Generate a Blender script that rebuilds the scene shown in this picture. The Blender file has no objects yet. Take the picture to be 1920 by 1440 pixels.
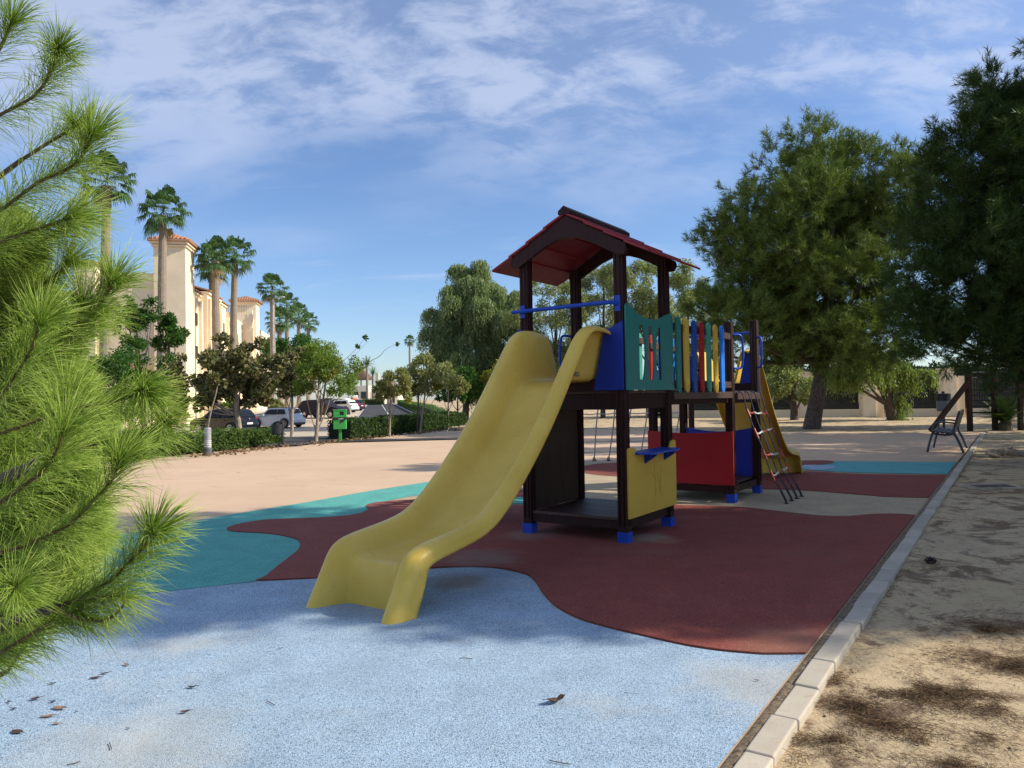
import bpy, bmesh, math, random
import numpy as np
from mathutils import Vector, Matrix
random.seed(7)
C = bpy.context.scene.collection
PI = math.pi

# ------------------------------------------------------------------ camera, sky, sun, exposure
FPX, CX, CY, H = 1400.0, 960.0, 720.0, 1.3
PITCH = math.atan((747 - 720) / FPX)
ROLL = 0.0162
fw = np.array([0, math.cos(PITCH), math.sin(PITCH)])
r0 = np.array([1.0, 0, 0]); u0 = np.cross(r0, fw)
cr, sr = math.cos(ROLL), math.sin(ROLL)
rt = cr * r0 - sr * u0
up = sr * r0 + cr * u0
EYE = np.array([0, 0, H])
cam = bpy.data.cameras.new('camera'); camo = bpy.data.objects.new('camera', cam); C.objects.link(camo)
cam.sensor_fit = 'HORIZONTAL'; cam.sensor_width = 36; cam.lens = 36 * FPX / 1920
cam.clip_start = 0.05; cam.clip_end = 6000
M = Matrix.Identity(4)
for i in range(3):
    M[i][0] = rt[i]; M[i][1] = up[i]; M[i][2] = -fw[i]; M[i][3] = EYE[i]
camo.matrix_world = M
bpy.context.scene.camera = camo

SUN_EL, SUN_AZ = math.radians(34), math.radians(92)      # azimuth from +Y towards +X
w = bpy.data.worlds.new('World'); bpy.context.scene.world = w; w.use_nodes = True
nt = w.node_tree; nt.nodes.clear()
def N(nt, t, **kw):
    n = nt.nodes.new(t)
    for k, v in kw.items():
        if k == 'inp':
            for kk, vv in v.items(): n.inputs[kk].default_value = vv
        else: setattr(n, k, v)
    return n
def math_node(nt, op, a, b=None, c=None, clamp=False):
    n = nt.nodes.new('ShaderNodeMath'); n.operation = op; n.use_clamp = clamp
    for i, x in enumerate((a, b, c)):
        if x is None: continue
        if isinstance(x, (int, float)): n.inputs[i].default_value = x
        else: nt.links.new(x, n.inputs[i])
    return n.outputs[0]
def smooth(nt, x, a, b, lo=0.0, hi=1.0):
    n = nt.nodes.new('ShaderNodeMapRange'); n.interpolation_type = 'SMOOTHSTEP'
    n.inputs[1].default_value = a; n.inputs[2].default_value = b
    n.inputs[3].default_value = lo; n.inputs[4].default_value = hi
    nt.links.new(x, n.inputs[0]); return n.outputs[0]
sky = N(nt, 'ShaderNodeTexSky', sky_type='NISHITA', sun_disc=False, sun_elevation=SUN_EL, sun_rotation=SUN_AZ,
        altitude=50, air_density=1.0, dust_density=0.4, ozone_density=2.6)
tc = N(nt, 'ShaderNodeTexCoord'); sep = N(nt, 'ShaderNodeSeparateXYZ')
nt.links.new(tc.outputs['Generated'], sep.inputs[0])
sx, sy, sz = sep.outputs
den = math_node(nt, 'ADD', math_node(nt, 'MAXIMUM', sz, 0.0), 0.30)
px_ = math_node(nt, 'DIVIDE', sx, den); py_ = math_node(nt, 'DIVIDE', sy, den)
comb = N(nt, 'ShaderNodeCombineXYZ'); nt.links.new(px_, comb.inputs[0]); nt.links.new(py_, comb.inputs[1])
def cloud_noise(scale, detail, rough, dist, stretch=(1, 1, 1), rot=0.0, off=(0, 0, 0)):
    mp = N(nt, 'ShaderNodeMapping'); mp.inputs['Scale'].default_value = stretch
    mp.inputs['Rotation'].default_value = (0, 0, rot); mp.inputs['Location'].default_value = off
    nt.links.new(comb.outputs[0], mp.inputs[0])
    n = N(nt, 'ShaderNodeTexNoise', inp={'Scale': scale, 'Detail': detail, 'Roughness': rough, 'Distortion': dist})
    nt.links.new(mp.outputs[0], n.inputs[0]); return n.outputs[0]
fine = cloud_noise(9.5, 10, 0.62, 0.3, (0.75, 1.2, 1), 0.55, (3.1, 1.7, 0))
broad = cloud_noise(1.7, 4, 0.5, 0.3, (0.7, 1.2, 1), 0.35, (0.4, 5.2, 0))
wisp = cloud_noise(3.2, 8, 0.6, 0.9, (0.6, 2.6, 1), 0.2, (7.3, 2.2, 0))
elev = smooth(nt, math_node(nt, 'ADD', sz, math_node(nt, 'ADD', math_node(nt, 'MULTIPLY', broad, 0.34), math_node(nt, 'MULTIPLY', sx, -0.05))), 0.40, 0.55)                              # cloud sheet lies higher up
side = math_node(nt, 'ADD', smooth(nt, sx, 0.75, -0.45, -0.08, 0.04), smooth(nt, sz, 0.30, 0.50, 0.03, -0.03))
amount = math_node(nt, 'ADD', math_node(nt, 'ADD', math_node(nt, 'MULTIPLY', fine, 0.80), math_node(nt, 'MULTIPLY', broad, 0.50)), side)
sheet = math_node(nt, 'MULTIPLY', math_node(nt, 'ADD', math_node(nt, 'MULTIPLY', smooth(nt, amount, 0.52, 0.74), 0.74), 0.26), elev)
lowband = math_node(nt, 'MULTIPLY', smooth(nt, sz, 0.10, 0.17), smooth(nt, sz, 0.34, 0.24))
streak = math_node(nt, 'MULTIPLY', math_node(nt, 'MULTIPLY', smooth(nt, wisp, 0.55, 0.78), lowband), 0.55)
cover = math_node(nt, 'MULTIPLY', math_node(nt, 'MAXIMUM', sheet, streak), 0.60, clamp=True)
tint = N(nt, 'ShaderNodeMix', data_type='RGBA', blend_type='MULTIPLY'); tint.inputs[0].default_value = 1.0
nt.links.new(sky.outputs[0], tint.inputs[6]); tint.inputs[7].default_value = (1.06, 1.18, 1.40, 1)
mixc = N(nt, 'ShaderNodeMix', data_type='RGBA')
nt.links.new(cover, mixc.inputs[0]); nt.links.new(tint.outputs[2], mixc.inputs[6]); mixc.inputs[7].default_value = (6.0, 6.7, 8.4, 1)
bg = N(nt, 'ShaderNodeBackground'); bg.inputs[1].default_value = 0.096
out = N(nt, 'ShaderNodeOutputWorld')
nt.links.new(mixc.outputs[2], bg.inputs[0]); nt.links.new(bg.outputs[0], out.inputs[0])

sl = bpy.data.lights.new('sun', 'SUN'); sl.energy = 5.0; sl.angle = math.radians(0.5); sl.color = (1.0, 0.93, 0.80)
slo = bpy.data.objects.new('sun', sl); C.objects.link(slo)
sd = Vector((math.sin(SUN_AZ) * math.cos(SUN_EL), math.cos(SUN_AZ) * math.cos(SUN_EL), math.sin(SUN_EL)))
slo.rotation_euler = sd.to_track_quat('Z', 'Y').to_euler(); slo.location = sd * 60
vs = bpy.context.scene.view_settings
vs.view_transform = 'Standard'; vs.look = 'None'; vs.exposure = 0.30; vs.gamma = 1.0; vs.use_curve_mapping = False

# ------------------------------------------------------------------ placing helpers
def ray(x, y): return (x - CX) / FPX * rt - (y - CY) / FPX * up + fw
def gnd(x, y, z=0.0):
    d = ray(x, y); return EYE + d * ((z - H) / d[2])
def at(x, y, Y):
    d = ray(x, y); return EYE + d * (Y / d[1])
def px(n, Y): return n * Y / FPX                               # size of n photo pixels at distance Y
_zk = [(-1e4, 0), (25, 0), (48, -.67), (68, -.15), (140, .4), (180, .55), (300, 1.2), (1e5, 1.2)]
def ground_z(X, Y):
    z = np.interp(Y, [a for a, b in _zk], [b for a, b in _zk])
    t = np.clip((4.0 - X) / 6.0, 0, 1) if Y < 90 else 1.0
    return float(z * (t * t * (3 - 2 * t)))

# ------------------------------------------------------------------ object helpers
def props(o, label=None, cat=None, group=None, kind=None):
    if label: o['label'] = label
    if cat: o['category'] = cat
    if group: o['group'] = group
    if kind: o['kind'] = kind
    return o
def thing(name, label, cat, loc=(0, 0, 0), rz=0.0, group=None):
    o = bpy.data.objects.new(name, None); C.objects.link(o); o.empty_display_size = .2
    o.location = loc; o.rotation_euler = (0, 0, rz)
    return props(o, label, cat, group)
def link(name, me, parent=None):
    o = bpy.data.objects.new(name, me); C.objects.link(o)
    if parent is not None: o.parent = parent
    return o
def copy_tree(o, parent=None):
    c = o.copy(); C.objects.link(c); c.parent = parent
    for ch in [x for x in bpy.data.objects if x.parent == o]:
        copy_tree(ch, c)
    return c
def mesh_np(name, V, F, m, parent=None, smooth=False):
    V = np.asarray(V, np.float32).reshape(-1, 3); F = np.asarray(F, np.int32); k = F.shape[1]
    me = bpy.data.meshes.new(name)
    me.vertices.add(len(V)); me.vertices.foreach_set('co', V.ravel())
    me.loops.add(F.size); me.loops.foreach_set('vertex_index', F.ravel())
    me.polygons.add(len(F)); me.polygons.foreach_set('loop_start', np.arange(len(F), dtype=np.int32) * k)
    if smooth: me.polygons.foreach_set('use_smooth', np.ones(len(F), bool))
    me.update(calc_edges=True)
    me.materials.append(m)
    return link(name, me, parent)
class MB:
    def __init__(s): s.bm = bmesh.new()
    def _add(s, vs_, fs):
        v = [s.bm.verts.new(tuple(map(float, p))) for p in vs_]
        for f in fs:
            try: s.bm.faces.new([v[i] for i in f])
            except ValueError: pass
        return v
    def box(s, c, size, R=None, taper=1.0):
        x, y, z = [a / 2 for a in size]
        P = [Vector((sx * x * (taper if sz > 0 else 1), sy * y * (taper if sz > 0 else 1), sz * z)) for sx, sy, sz in
             ((-1, -1, -1), (1, -1, -1), (1, 1, -1), (-1, 1, -1), (-1, -1, 1), (1, -1, 1), (1, 1, 1), (-1, 1, 1))]
        if R is not None: P = [R @ p for p in P]
        P = [p + Vector(c) for p in P]
        s._add(P, [(3, 2, 1, 0), (4, 5, 6, 7), (0, 1, 5, 4), (1, 2, 6, 5), (2, 3, 7, 6), (3, 0, 4, 7)]); return s
    def beam(s, p, q, wdt, hgt, upv=(0, 0, 1)):
        p, q = Vector(p), Vector(q); d = (q - p); L = d.length; d.normalize()
        sd_ = d.cross(Vector(upv))
        if sd_.length < 1e-4: sd_ = d.cross(Vector((0, 1, 0)))
        sd_.normalize(); u_ = sd_.cross(d)
        R = Matrix((d, sd_, u_)).transposed()
        return s.box((p + q) / 2, (L, wdt, hgt), R)
    def tube(s, pts, rad, n=8, cap=True):
        pts = [Vector(p) for p in pts]
        if not hasattr(rad, '__len__'): rad = [rad] * len(pts)
        rings = []; ref = None
        for i, p in enumerate(pts):
            d = (pts[min(i + 1, len(pts) - 1)] - pts[max(i - 1, 0)]).normalized()
            a = d.orthogonal().normalized() if ref is None else (ref - d * ref.dot(d)).normalized()
            ref = a; b = d.cross(a)
            rings.append([s.bm.verts.new(p + (a * math.cos(2 * PI * k / n) + b * math.sin(2 * PI * k / n)) * rad[i]) for k in range(n)])
        for A, B in zip(rings, rings[1:]):
            for k in range(n): s.bm.faces.new((A[k], A[(k + 1) % n], B[(k + 1) % n], B[k]))
        if cap:
            s.bm.faces.new(rings[0][::-1]); s.bm.faces.new(rings[-1])
        return s
    def lathe(s, prof, c=(0, 0, 0), n=16, axis='Z'):
        rings = []
        for r, h in prof:
            ring = []
            for k in range(n):
                a = 2 * PI * k / n
                p = (r * math.cos(a), r * math.sin(a), h)
                if axis == 'X': p = (p[2], p[0], p[1])
                if axis == 'Y': p = (p[0], p[2], p[1])
                ring.append(s.bm.verts.new(Vector(c) + Vector(p)))
            rings.append(ring)
        for A, B in zip(rings, rings[1:]):
            for k in range(n): s.bm.faces.new((A[k], A[(k + 1) % n], B[(k + 1) % n], B[k]))
        s.bm.faces.new(rings[0][::-1]); s.bm.faces.new(rings[-1]); return s
    def prism(s, poly, org, ax, ay, thick):
        """poly in (a, b) on the plane org + a*ax + b*ay, pushed `thick` along ax x ay"""
        org, ax, ay = Vector(org), Vector(ax), Vector(ay); nz = ax.cross(ay).normalized() * thick
        A = [s.bm.verts.new(org + ax * a + ay * b) for a, b in poly]
        B = [s.bm.verts.new(v.co + nz) for v in A]
        n = len(A)
        s.bm.faces.new(A[::-1]); s.bm.faces.new(B)
        for i in range(n): s.bm.faces.new((A[i], A[(i + 1) % n], B[(i + 1) % n], B[i]))
        return s
    def build(s, name, m, parent=None, smooth=False, bevel=0.0, seg=2, subsurf=0):
        bmesh.ops.recalc_face_normals(s.bm, faces=s.bm.faces)
        me = bpy.data.meshes.new(name); s.bm.to_mesh(me); s.bm.free()
        me.materials.append(m)
        if smooth:
            for p in me.polygons: p.use_smooth = True
        o = link(name, me, parent)
        if bevel:
            b = o.modifiers.new('bevel', 'BEVEL'); b.width = bevel; b.segments = seg; b.limit_method = 'ANGLE'; b.angle_limit = 0.6
        if subsurf:
            b = o.modifiers.new('sub', 'SUBSURF'); b.levels = subsurf; b.render_levels = subsurf
        return o
def catmull(P, n=8, closed=False):
    P = [np.asarray(p, float) for p in P]; m = len(P); outp = []
    rng = range(m) if closed else range(m - 1)
    for i in rng:
        if closed: a, b, c, d = P[(i - 1) % m], P[i], P[(i + 1) % m], P[(i + 2) % m]
        else: a, b, c, d = P[max(i - 1, 0)], P[i], P[i + 1], P[min(i + 2, m - 1)]
        for k in range(n):
            t = k / n
            outp.append(.5 * (2 * b + (c - a) * t + (2 * a - 5 * b + 4 * c - d) * t * t + (3 * b - a - 3 * c + d) * t ** 3))
    if not closed: outp.append(P[-1])
    return outp

# ------------------------------------------------------------------ materials
def base_mat(name):
    m = bpy.data.materials.new(name); m.use_nodes = True; t = m.node_tree
    return m, t, t.nodes['Principled BSDF']
def ramp(t, x, stops):
    r = t.nodes.new('ShaderNodeValToRGB'); e = r.color_ramp.elements
    while len(e) > 1: e.remove(e[-1])
    e[0].position, e[0].color = stops[0][0], (*stops[0][1], 1)
    for p, c in stops[1:]:
        k = e.new(p); k.color = (*c, 1)
    t.links.new(x, r.inputs[0]); return r.outputs[0]
def noise(t, scale, detail=4, rough=.55, coord='Object', stretch=None, dist=0.0):
    c = t.nodes.new('ShaderNodeTexCoord') if coord != 'World' else t.nodes.new('ShaderNodeNewGeometry')
    o = c.outputs[coord] if coord != 'World' else c.outputs['Position']
    if stretch:
        mp = t.nodes.new('ShaderNodeMapping'); mp.inputs['Scale'].default_value = stretch
        t.links.new(o, mp.inputs[0]); o = mp.outputs[0]
    n = t.nodes.new('ShaderNodeTexNoise'); n.inputs['Scale'].default_value = scale
    n.inputs['Detail'].default_value = detail; n.inputs['Roughness'].default_value = rough; n.inputs['Distortion'].default_value = dist
    t.links.new(o, n.inputs[0]); return n.outputs[0]
def mixcol(t, fac, a, b, mode='MIX'):
    n = t.nodes.new('ShaderNodeMix'); n.data_type = 'RGBA'; n.blend_type = mode
    if isinstance(fac, (int, float)): n.inputs[0].default_value = fac
    else: t.links.new(fac, n.inputs[0])
    for i, x in ((6, a), (7, b)):
        if isinstance(x, tuple): n.inputs[i].default_value = (*x, 1)
        else: t.links.new(x, n.inputs[i])
    return n.outputs[2]
def bump(t, b, h, strength=.3, dist=.01):
    n = t.nodes.new('ShaderNodeBump'); n.inputs['Strength'].default_value = strength; n.inputs['Distance'].default_value = dist
    t.links.new(h, n.inputs['Height']); t.links.new(n.outputs[0], b.inputs['Normal'])
def plain(name, col, rough=.5, var=.12, scale=6, metal=0.0, bmp=0.0, coord='Object', spec=None):
    m, t, b = base_mat(name)
    n = noise(t, scale, 5, .6, coord)
    lo = tuple(c * (1 - var * 1.6) for c in col); hi = tuple(min(1, c * (1 + var)) for c in col)
    t.links.new(ramp(t, n, [(.3, lo), (.7, hi)]), b.inputs['Base Color'])
    b.inputs['Roughness'].default_value = rough; b.inputs['Metallic'].default_value = metal
    if spec is not None: b.inputs['Specular IOR Level'].default_value = spec
    if bmp: bump(t, b, noise(t, scale * 8, 4, .6, coord), bmp, .01)
    return m
def speckle(name, c_dark, c_mid, c_light, scale=170, stain=None, stain_amt=.5, bmp=.5, spots=()):
    """bonded rubber granules"""
    m, t, b = base_mat(name)
    g = t.nodes.new('ShaderNodeNewGeometry')
    v = t.nodes.new('ShaderNodeTexVoronoi'); v.inputs['Scale'].default_value = scale
    t.links.new(g.outputs['Position'], v.inputs[0])
    s_ = t.nodes.new('ShaderNodeSeparateColor'); t.links.new(v.outputs['Color'], s_.inputs[0])
    col = ramp(t, s_.outputs[0], [(0, c_dark), (.16, c_dark), (.34, c_mid), (.72, c_mid), (1, c_light)])
    big = noise(t, .9, 6, .62, 'World')
    if stain is not None:
        col = mixcol(t, math_node(t, 'MULTIPLY', smooth(t, big, .52, .72), stain_amt), col, stain)
    edge = noise(t, 4.0, 6, .65, 'World')
    for sxx, syy, sr_, sc_, sa in spots:                         # worn and sandy places
        dv = t.nodes.new('ShaderNodeVectorMath'); dv.operation = 'DISTANCE'; t.links.new(g.outputs['Position'], dv.inputs[0]); dv.inputs[1].default_value = (sxx, syy, .01)
        dd = math_node(t, 'ADD', math_node(t, 'DIVIDE', dv.outputs['Value'], sr_), math_node(t, 'MULTIPLY', edge, 1.1))
        col = mixcol(t, smooth(t, dd, 1.5, .75, 0, sa), col, sc_)
    cloud = noise(t, 3.5, 5, .6, 'World')
    col = mixcol(t, 1.0, col, ramp(t, cloud, [(.3, (.86, .86, .86)), (.7, (1.08, 1.08, 1.08))]), 'MULTIPLY')
    t.links.new(col, b.inputs['Base Color']); b.inputs['Roughness'].default_value = .85
    b.inputs['Specular IOR Level'].default_value = .25
    bump(t, b, v.outputs['Distance'], bmp, .004)
    return m
def leafmat(name, cols, trans=.35, rough=.5):
    """foliage: each leaf gets its own tone"""
    m, t, b = base_mat(name)
    g = t.nodes.new('ShaderNodeNewGeometry')
    col = ramp(t, g.outputs['Random Per Island'], [(i / max(1, len(cols) - 1), c) for i, c in enumerate(cols)])
    t.links.new(col, b.inputs['Base Color']); b.inputs['Roughness'].default_value = rough
    b.inputs['Specular IOR Level'].default_value = .16
    tr = t.nodes.new('ShaderNodeBsdfTranslucent'); t.links.new(mixcol(t, 1.0, col, (1.3, 1.45, .65), 'MULTIPLY'), tr.inputs[0])
    mx = t.nodes.new('ShaderNodeMixShader'); mx.inputs[0].default_value = trans
    t.links.new(b.outputs[0], mx.inputs[1]); t.links.new(tr.outputs[0], mx.inputs[2])
    t.links.new(mx.outputs[0], t.nodes['Material Output'].inputs[0])
    return m
def barkmat(name, dark, light, sc=(14, 14, 3), strength=.9):
    m, t, b = base_mat(name)
    n = noise(t, 2.2, 7, .65, 'Object', sc, .6)
    t.links.new(ramp(t, n, [(.36, dark), (.62, light)]), b.inputs['Base Color'])
    b.inputs['Roughness'].default_value = .9; bump(t, b, n, strength, .03)
    return m

# ------------------------------------------------------------------ the ground
m_dirt, t, b = base_mat('dirt')
n1 = noise(t, .35, 8, .65, 'World'); n2 = noise(t, 2.3, 9, .7, 'World', dist=.8); n3 = noise(t, 40, 6, .75, 'World'); n4 = noise(t, 9, 8, .72, 'World')
soil = ramp(t, n1, [(.3, (.50, .375, .215)), (.55, (.62, .48, .295)), (.75, (.54, .41, .245))])
soil = mixcol(t, smooth(t, n4, .50, .68), soil, (.40, .29, .175))
soil = mixcol(t, smooth(t, n2, .50, .60), soil, (.24, .165, .105)); soil = mixcol(t, smooth(t, n1, .50, .66, 0, .55), soil, (.30, .235, .17))
soil = mixcol(t, smooth(t, n3, .60, .70), soil, (.10, .07, .045))
soil = mixcol(t, smooth(t, n3, .36, .29), soil, (.58, .48, .33))
t.links.new(soil, b.inputs['Base Color']); b.inputs['Roughness'].default_value = .95
b.inputs['Specular IOR Level'].default_value = .1
bump(t, b, math_node(t, 'ADD', n3, n4), .8, .02)

xs = sorted(set(list(range(-60, 61, 3)) + [-3000, -1200, -600, -300, -200, -140, -100, -80, 80, 100, 140, 200, 300, 600, 1200, 3000]))
ys = sorted(set(list(range(-20, 110, 3)) + [25, 48, 68, 120, 140, 160, 180, 220, 300, 500, 1000, 2000, 4000, -60, -200, -800]))
V = [(x, y, ground_z(x, y) - .03) for y in ys for x in xs]; nx = len(xs)
F = [(j * nx + i, j * nx + i + 1, (j + 1) * nx + i + 1, (j + 1) * nx + i) for j in range(len(ys) - 1) for i in range(nx - 1)]
props(mesh_np('ground', V, F, m_dirt), kind='structure')

def sheet(name, pts, z, m, thick=0.0, follow=False):
    bm = bmesh.new()
    vs_ = [bm.verts.new((p[0], p[1], z)) for p in pts]
    f = bm.faces.new(vs_)
    if thick:
        f.normal_update()
        r = bmesh.ops.extrude_face_region(bm, geom=[f])
        s_ = 1
        for v in [g for g in r['geom'] if isinstance(g, bmesh.types.BMVert)]: v.co.z += s_ * thick
        if f.is_valid: pass
    bmesh.ops.triangulate(bm, faces=[g for g in bm.faces if len(g.verts) > 4])
    bmesh.ops.recalc_face_normals(bm, faces=bm.faces)
    me = bpy.data.meshes.new(name); bm.to_mesh(me); bm.free(); me.materials.append(m)
    return props(link(name, me), kind='structure')

# kerb line: the play area, its kerb and the dirt beyond all follow it
K0 = np.array([.702, 2.629]); KD = np.array([.557, .830]); KD /= np.hypot(*KD); KN = np.array([KD[1], -KD[0]])
def kerb(s, o): return K0 + KD * s + KN * o
KS = lambda x, y: float((gnd(x, y)[:2] - K0) @ KD)
G = lambda x, y: gnd(x, y)[:2]

# stamped concrete plaza
m_plaza, t, b = base_mat('plaza_concrete')
a1 = noise(t, .5, 6, .6, 'World'); a2 = noise(t, 18, 6, .7, 'World'); a3 = noise(t, 1.6, 8, .7, 'World', (1, 2.5, 1), .7)
col = ramp(t, a1, [(.3, (.53, .37, .245)), (.7, (.62, .445, .30))])
col = mixcol(t, smooth(t, a3, .55, .72), col, (.44, .31, .21)); col = mixcol(t, smooth(t, a2, .6, .75), col, (.44, .32, .22))
t.links.new(col, b.inputs['Base Color']); b.inputs['Roughness'].default_value = .85; b.inputs['Specular IOR Level'].default_value = .2
bump(t, b, math_node(t, 'ADD', a2, a3), .25, .01)
edge_far = [G(*p) for p in ((150, 888), (260, 872), (368, 858), (436, 849), (505, 840.7), (560, 835), (607, 831), (640, 828), (700, 821), (790, 812), (860, 807), (930, 805), (1000, 805), (1200, 807), (1500, 810), (1700, 811), (1838, 812))]
plaza = [np.array([-30, 3.]), np.array([-30, gnd(150, 888)[1]])] + edge_far + [kerb(24.2, -.0), kerb(-4, -.0), np.array([-12, -3])]
sheet('plaza', plaza, 0.0, m_plaza)

m_blue = speckle('blue_rubber', (.10, .15, .21), (.33, .455, .575), (.58, .67, .74), 320, (.52, .47, .38), .42, spots=((*G(862, 1092), .34, (.25, .21, .16), .75), (*G(655, 1150), .30, (.24, .27, .30), .5), (*G(1440, 1290), .5, (.55, .47, .34), .4), (*G(250, 1400), .6, (.52, .50, .44), .35)))
m_red = speckle('red_rubber', (.09, .028, .022), (.27, .062, .046), (.38, .125, .09), 320, (.24, .13, .10), .35, spots=((*G(900, 1050), .5, (.26, .19, .15), .6), (*G(1205, 1012), .40, (.34, .27, .19), .65), (*G(1000, 1005), .4, (.28, .20, .16), .5), (*G(1500, 1220), .5, (.34, .20, .13), .35)))
m_teal = speckle('teal_rubber', (.04, .18, .15), (.105, .42, .36), (.21, .55, .47), 320, (.2, .36, .30), .2)
m_beige = speckle('beige_rubber', (.20, .15, .09), (.50, .40, .25), (.64, .54, .38), 320, (.36, .27, .17), .3)
m_aqua = speckle('aqua_rubber', (.05, .18, .19), (.12, .42, .43), (.24, .55, .54), 320, (.2, .4, .42), .2)
s_far = KS(1791, 867)
backL = [G(*p) for p in ((-300, 1093), (0, 1041), (290, 992), (440, 964.5), (570, 943.5), (695, 921), (823, 901), (930, 883))]
back = [G(*p) for p in ((1000, 873), (1060, 867), (1150, 865), (1300, 864), (1505, 863.5))] 
mat = backL + back + [kerb(s_far, -.012)] + [kerb(-4.0, -.0), np.array([-9, -3.0])]
sheet('beige_rubber_surface', mat, .004, m_beige)
teal = backL + [G(930, 884), G(905, 892)] + catmull([G(*p) for p in ((880, 905), (860, 925), (811.7, 927), (760, 933), (716, 943), (690, 950), (688, 957), (664, 967), (612, 972.5), (570, 974), (500, 977), (455, 984), (432, 990), (427, 995), (440, 999), (480, 1001), (520, 1005), (555, 1013), (563, 1023), (557, 1036), (540, 1050), (515, 1070), (497, 1085), (480, 1093))], 4) + [G(420, 1099), G(278, 1115), G(0, 1152), G(-300, 1194)]
sheet('teal_rubber_surface', teal, .008, m_teal)
blue_top = [G(-300, 1193), G(0, 1151), G(278, 1114), G(420, 1098.5)] + catmull([G(*p) for p in ((480, 1092), (590, 1087), (690, 1078), (785, 1070), (860, 1066), (930, 1068), (985, 1080), (1003, 1094), (1018, 1117), (1040, 1140), (1080, 1162), (1130, 1178), (1200, 1195), (1280, 1213), (1350, 1224), (1430, 1231))], 5)
s_rb = KS(1513, 1231)
sheet('blue_rubber_surface', blue_top + [kerb(s_rb, -.004), kerb(-4.0, -.0), np.array([-9, -3.0])], .008, m_blue)
red_low = [p for p in catmull([G(*p) for p in ((480, 1091), (590, 1086), (690, 1077), (785, 1069), (860, 1065), (930, 1067), (985.5, 1078.5), (1004.5, 1093), (1020, 1116), (1042, 1139), (1081, 1160.5), (1131, 1176.5), (1201, 1193.5), (1281, 1211.5), (1351, 1222.5), (1430, 1229.5))], 5)]
s_rt = KS(1716, 968)
red_top = catmull([G(*p) for p in ((1690, 966), (1640, 966), (1590, 970), (1540, 969), (1490, 964), (1430, 957), (1380, 952), (1300, 950), (1240, 948), (1100, 946), (985, 949.5), (930, 947), (880, 940), (850, 934), (811.7, 927.5), (801, 936), (716, 942.7), (687, 949), (690, 958), (664, 966.5), (612, 972), (570, 973.5), (500, 976.5), (455, 983), (430, 990), (426, 995), (440, 998.5), (480, 1000.5), (520, 1004.5), (555, 1012.5), (563, 1022.5), (557.5, 1035), (540, 1049), (515, 1069), (497, 1084))], 4)
sheet('red_rubber_surface', red_low + [kerb(s_rb + .012, -.006), kerb(s_rt, -.006)] + red_top, .0075, m_red, thick=.009)
sheet('red_rubber_surface', [kerb(KS(1738, 934.5), -.006), kerb(KS(1769, 891.5), -.006)] + catmull([G(*p) for p in ((1690, 891), (1604, 889.5), (1500, 884), (1450, 887), (1400, 897), (1350, 908), (1380, 916), (1498, 920), (1569, 925), (1658, 932.5))], 4), .008, m_red, thick=.004)
sheet('aqua_rubber_surface', [kerb(KS(1775, 890), -.006), kerb(s_far - .05, -.006)] + [G(1505, 865.5)] + catmull([G(*p) for p in ((1502, 872), (1504, 880), (1540, 884), (1600, 887), (1690, 889))], 4), .012, m_aqua)
sheet('red_rubber_surface', catmull([G(*p) for p in ((1480, 866.5), (1520, 864.5), (1555, 865), (1564, 868.5), (1548, 872), (1510, 875), (1488, 873))], 4, True), .016, m_red)
sheet('blue_rubber_surface', catmull([G(*p) for p in ((1506, 874), (1540, 873.5), (1565, 876), (1560, 881), (1530, 883), (1508, 881))], 4, True), .017, m_blue)
sheet('red_rubber_surface', catmull([G(*p) for p in ((1085, 878), (1120, 870), (1180, 868), (1230, 872), (1230, 888), (1190, 895), (1120, 891), (1092, 886))], 4, True), .008, m_red)
sheet('red_rubber_surface', catmull([G(*p) for p in ((905, 921), (940, 917), (1000, 921), (1030, 928), (990, 934), (930, 932))], 4, True), .010, m_red)
sheet('teal_rubber_surface', catmull([G(*p) for p in ((890, 938), (935, 933.5), (1000, 935), (1050, 942), (1000, 946), (940, 946), (905, 944))], 4, True), .014, m_teal)

# kerb stones
m_kerb, t, b = base_mat('kerb_concrete')
k1 = noise(t, 3, 6, .6, 'World'); k2 = noise(t, 60, 5, .7, 'World')
g = t.nodes.new('ShaderNodeNewGeometry')
col = ramp(t, k1, [(.3, (.40, .35, .275)), (.7, (.53, .465, .37))])
col = mixcol(t, 1.0, col, ramp(t, g.outputs['Random Per Island'], [(0, (.82, .82, .82)), (1, (1.06, 1.05, 1.03))]), 'MULTIPLY')
col = mixcol(t, smooth(t, k2, .62, .75), col, (.25, .22, .18)); col = mixcol(t, smooth(t, noise(t, 9, 7, .7, 'World'), .54, .70, 0, .7), col, (.40, .31, .20))
t.links.new(col, b.inputs['Base Color']); b.inputs['Roughness'].default_value = .9; bump(t, b, k2, .3, .004)
mb = MB(); rng = random.Random(3)
ang = math.atan2(KD[1], KD[0])
s_ = -3.9
while s_ < 24.3:
    L = .367; c = kerb(s_ + L / 2, .045 + .053 + rng.uniform(-.004, .004))
    R = Matrix.Rotation(ang + rng.uniform(-.009, .009), 3, 'Z') @ Matrix.Rotation(rng.uniform(-.008, .008), 3, 'X') @ Matrix.Rotation(rng.uniform(-.008, .008), 3, 'Y')
    mb.box((c[0], c[1], -.086 + rng.uniform(-.006, .006)), (L - .006, .104, .21), R); s_ += L
props(mb.build('kerb', m_kerb, bevel=.009, seg=3), kind='structure')

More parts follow.
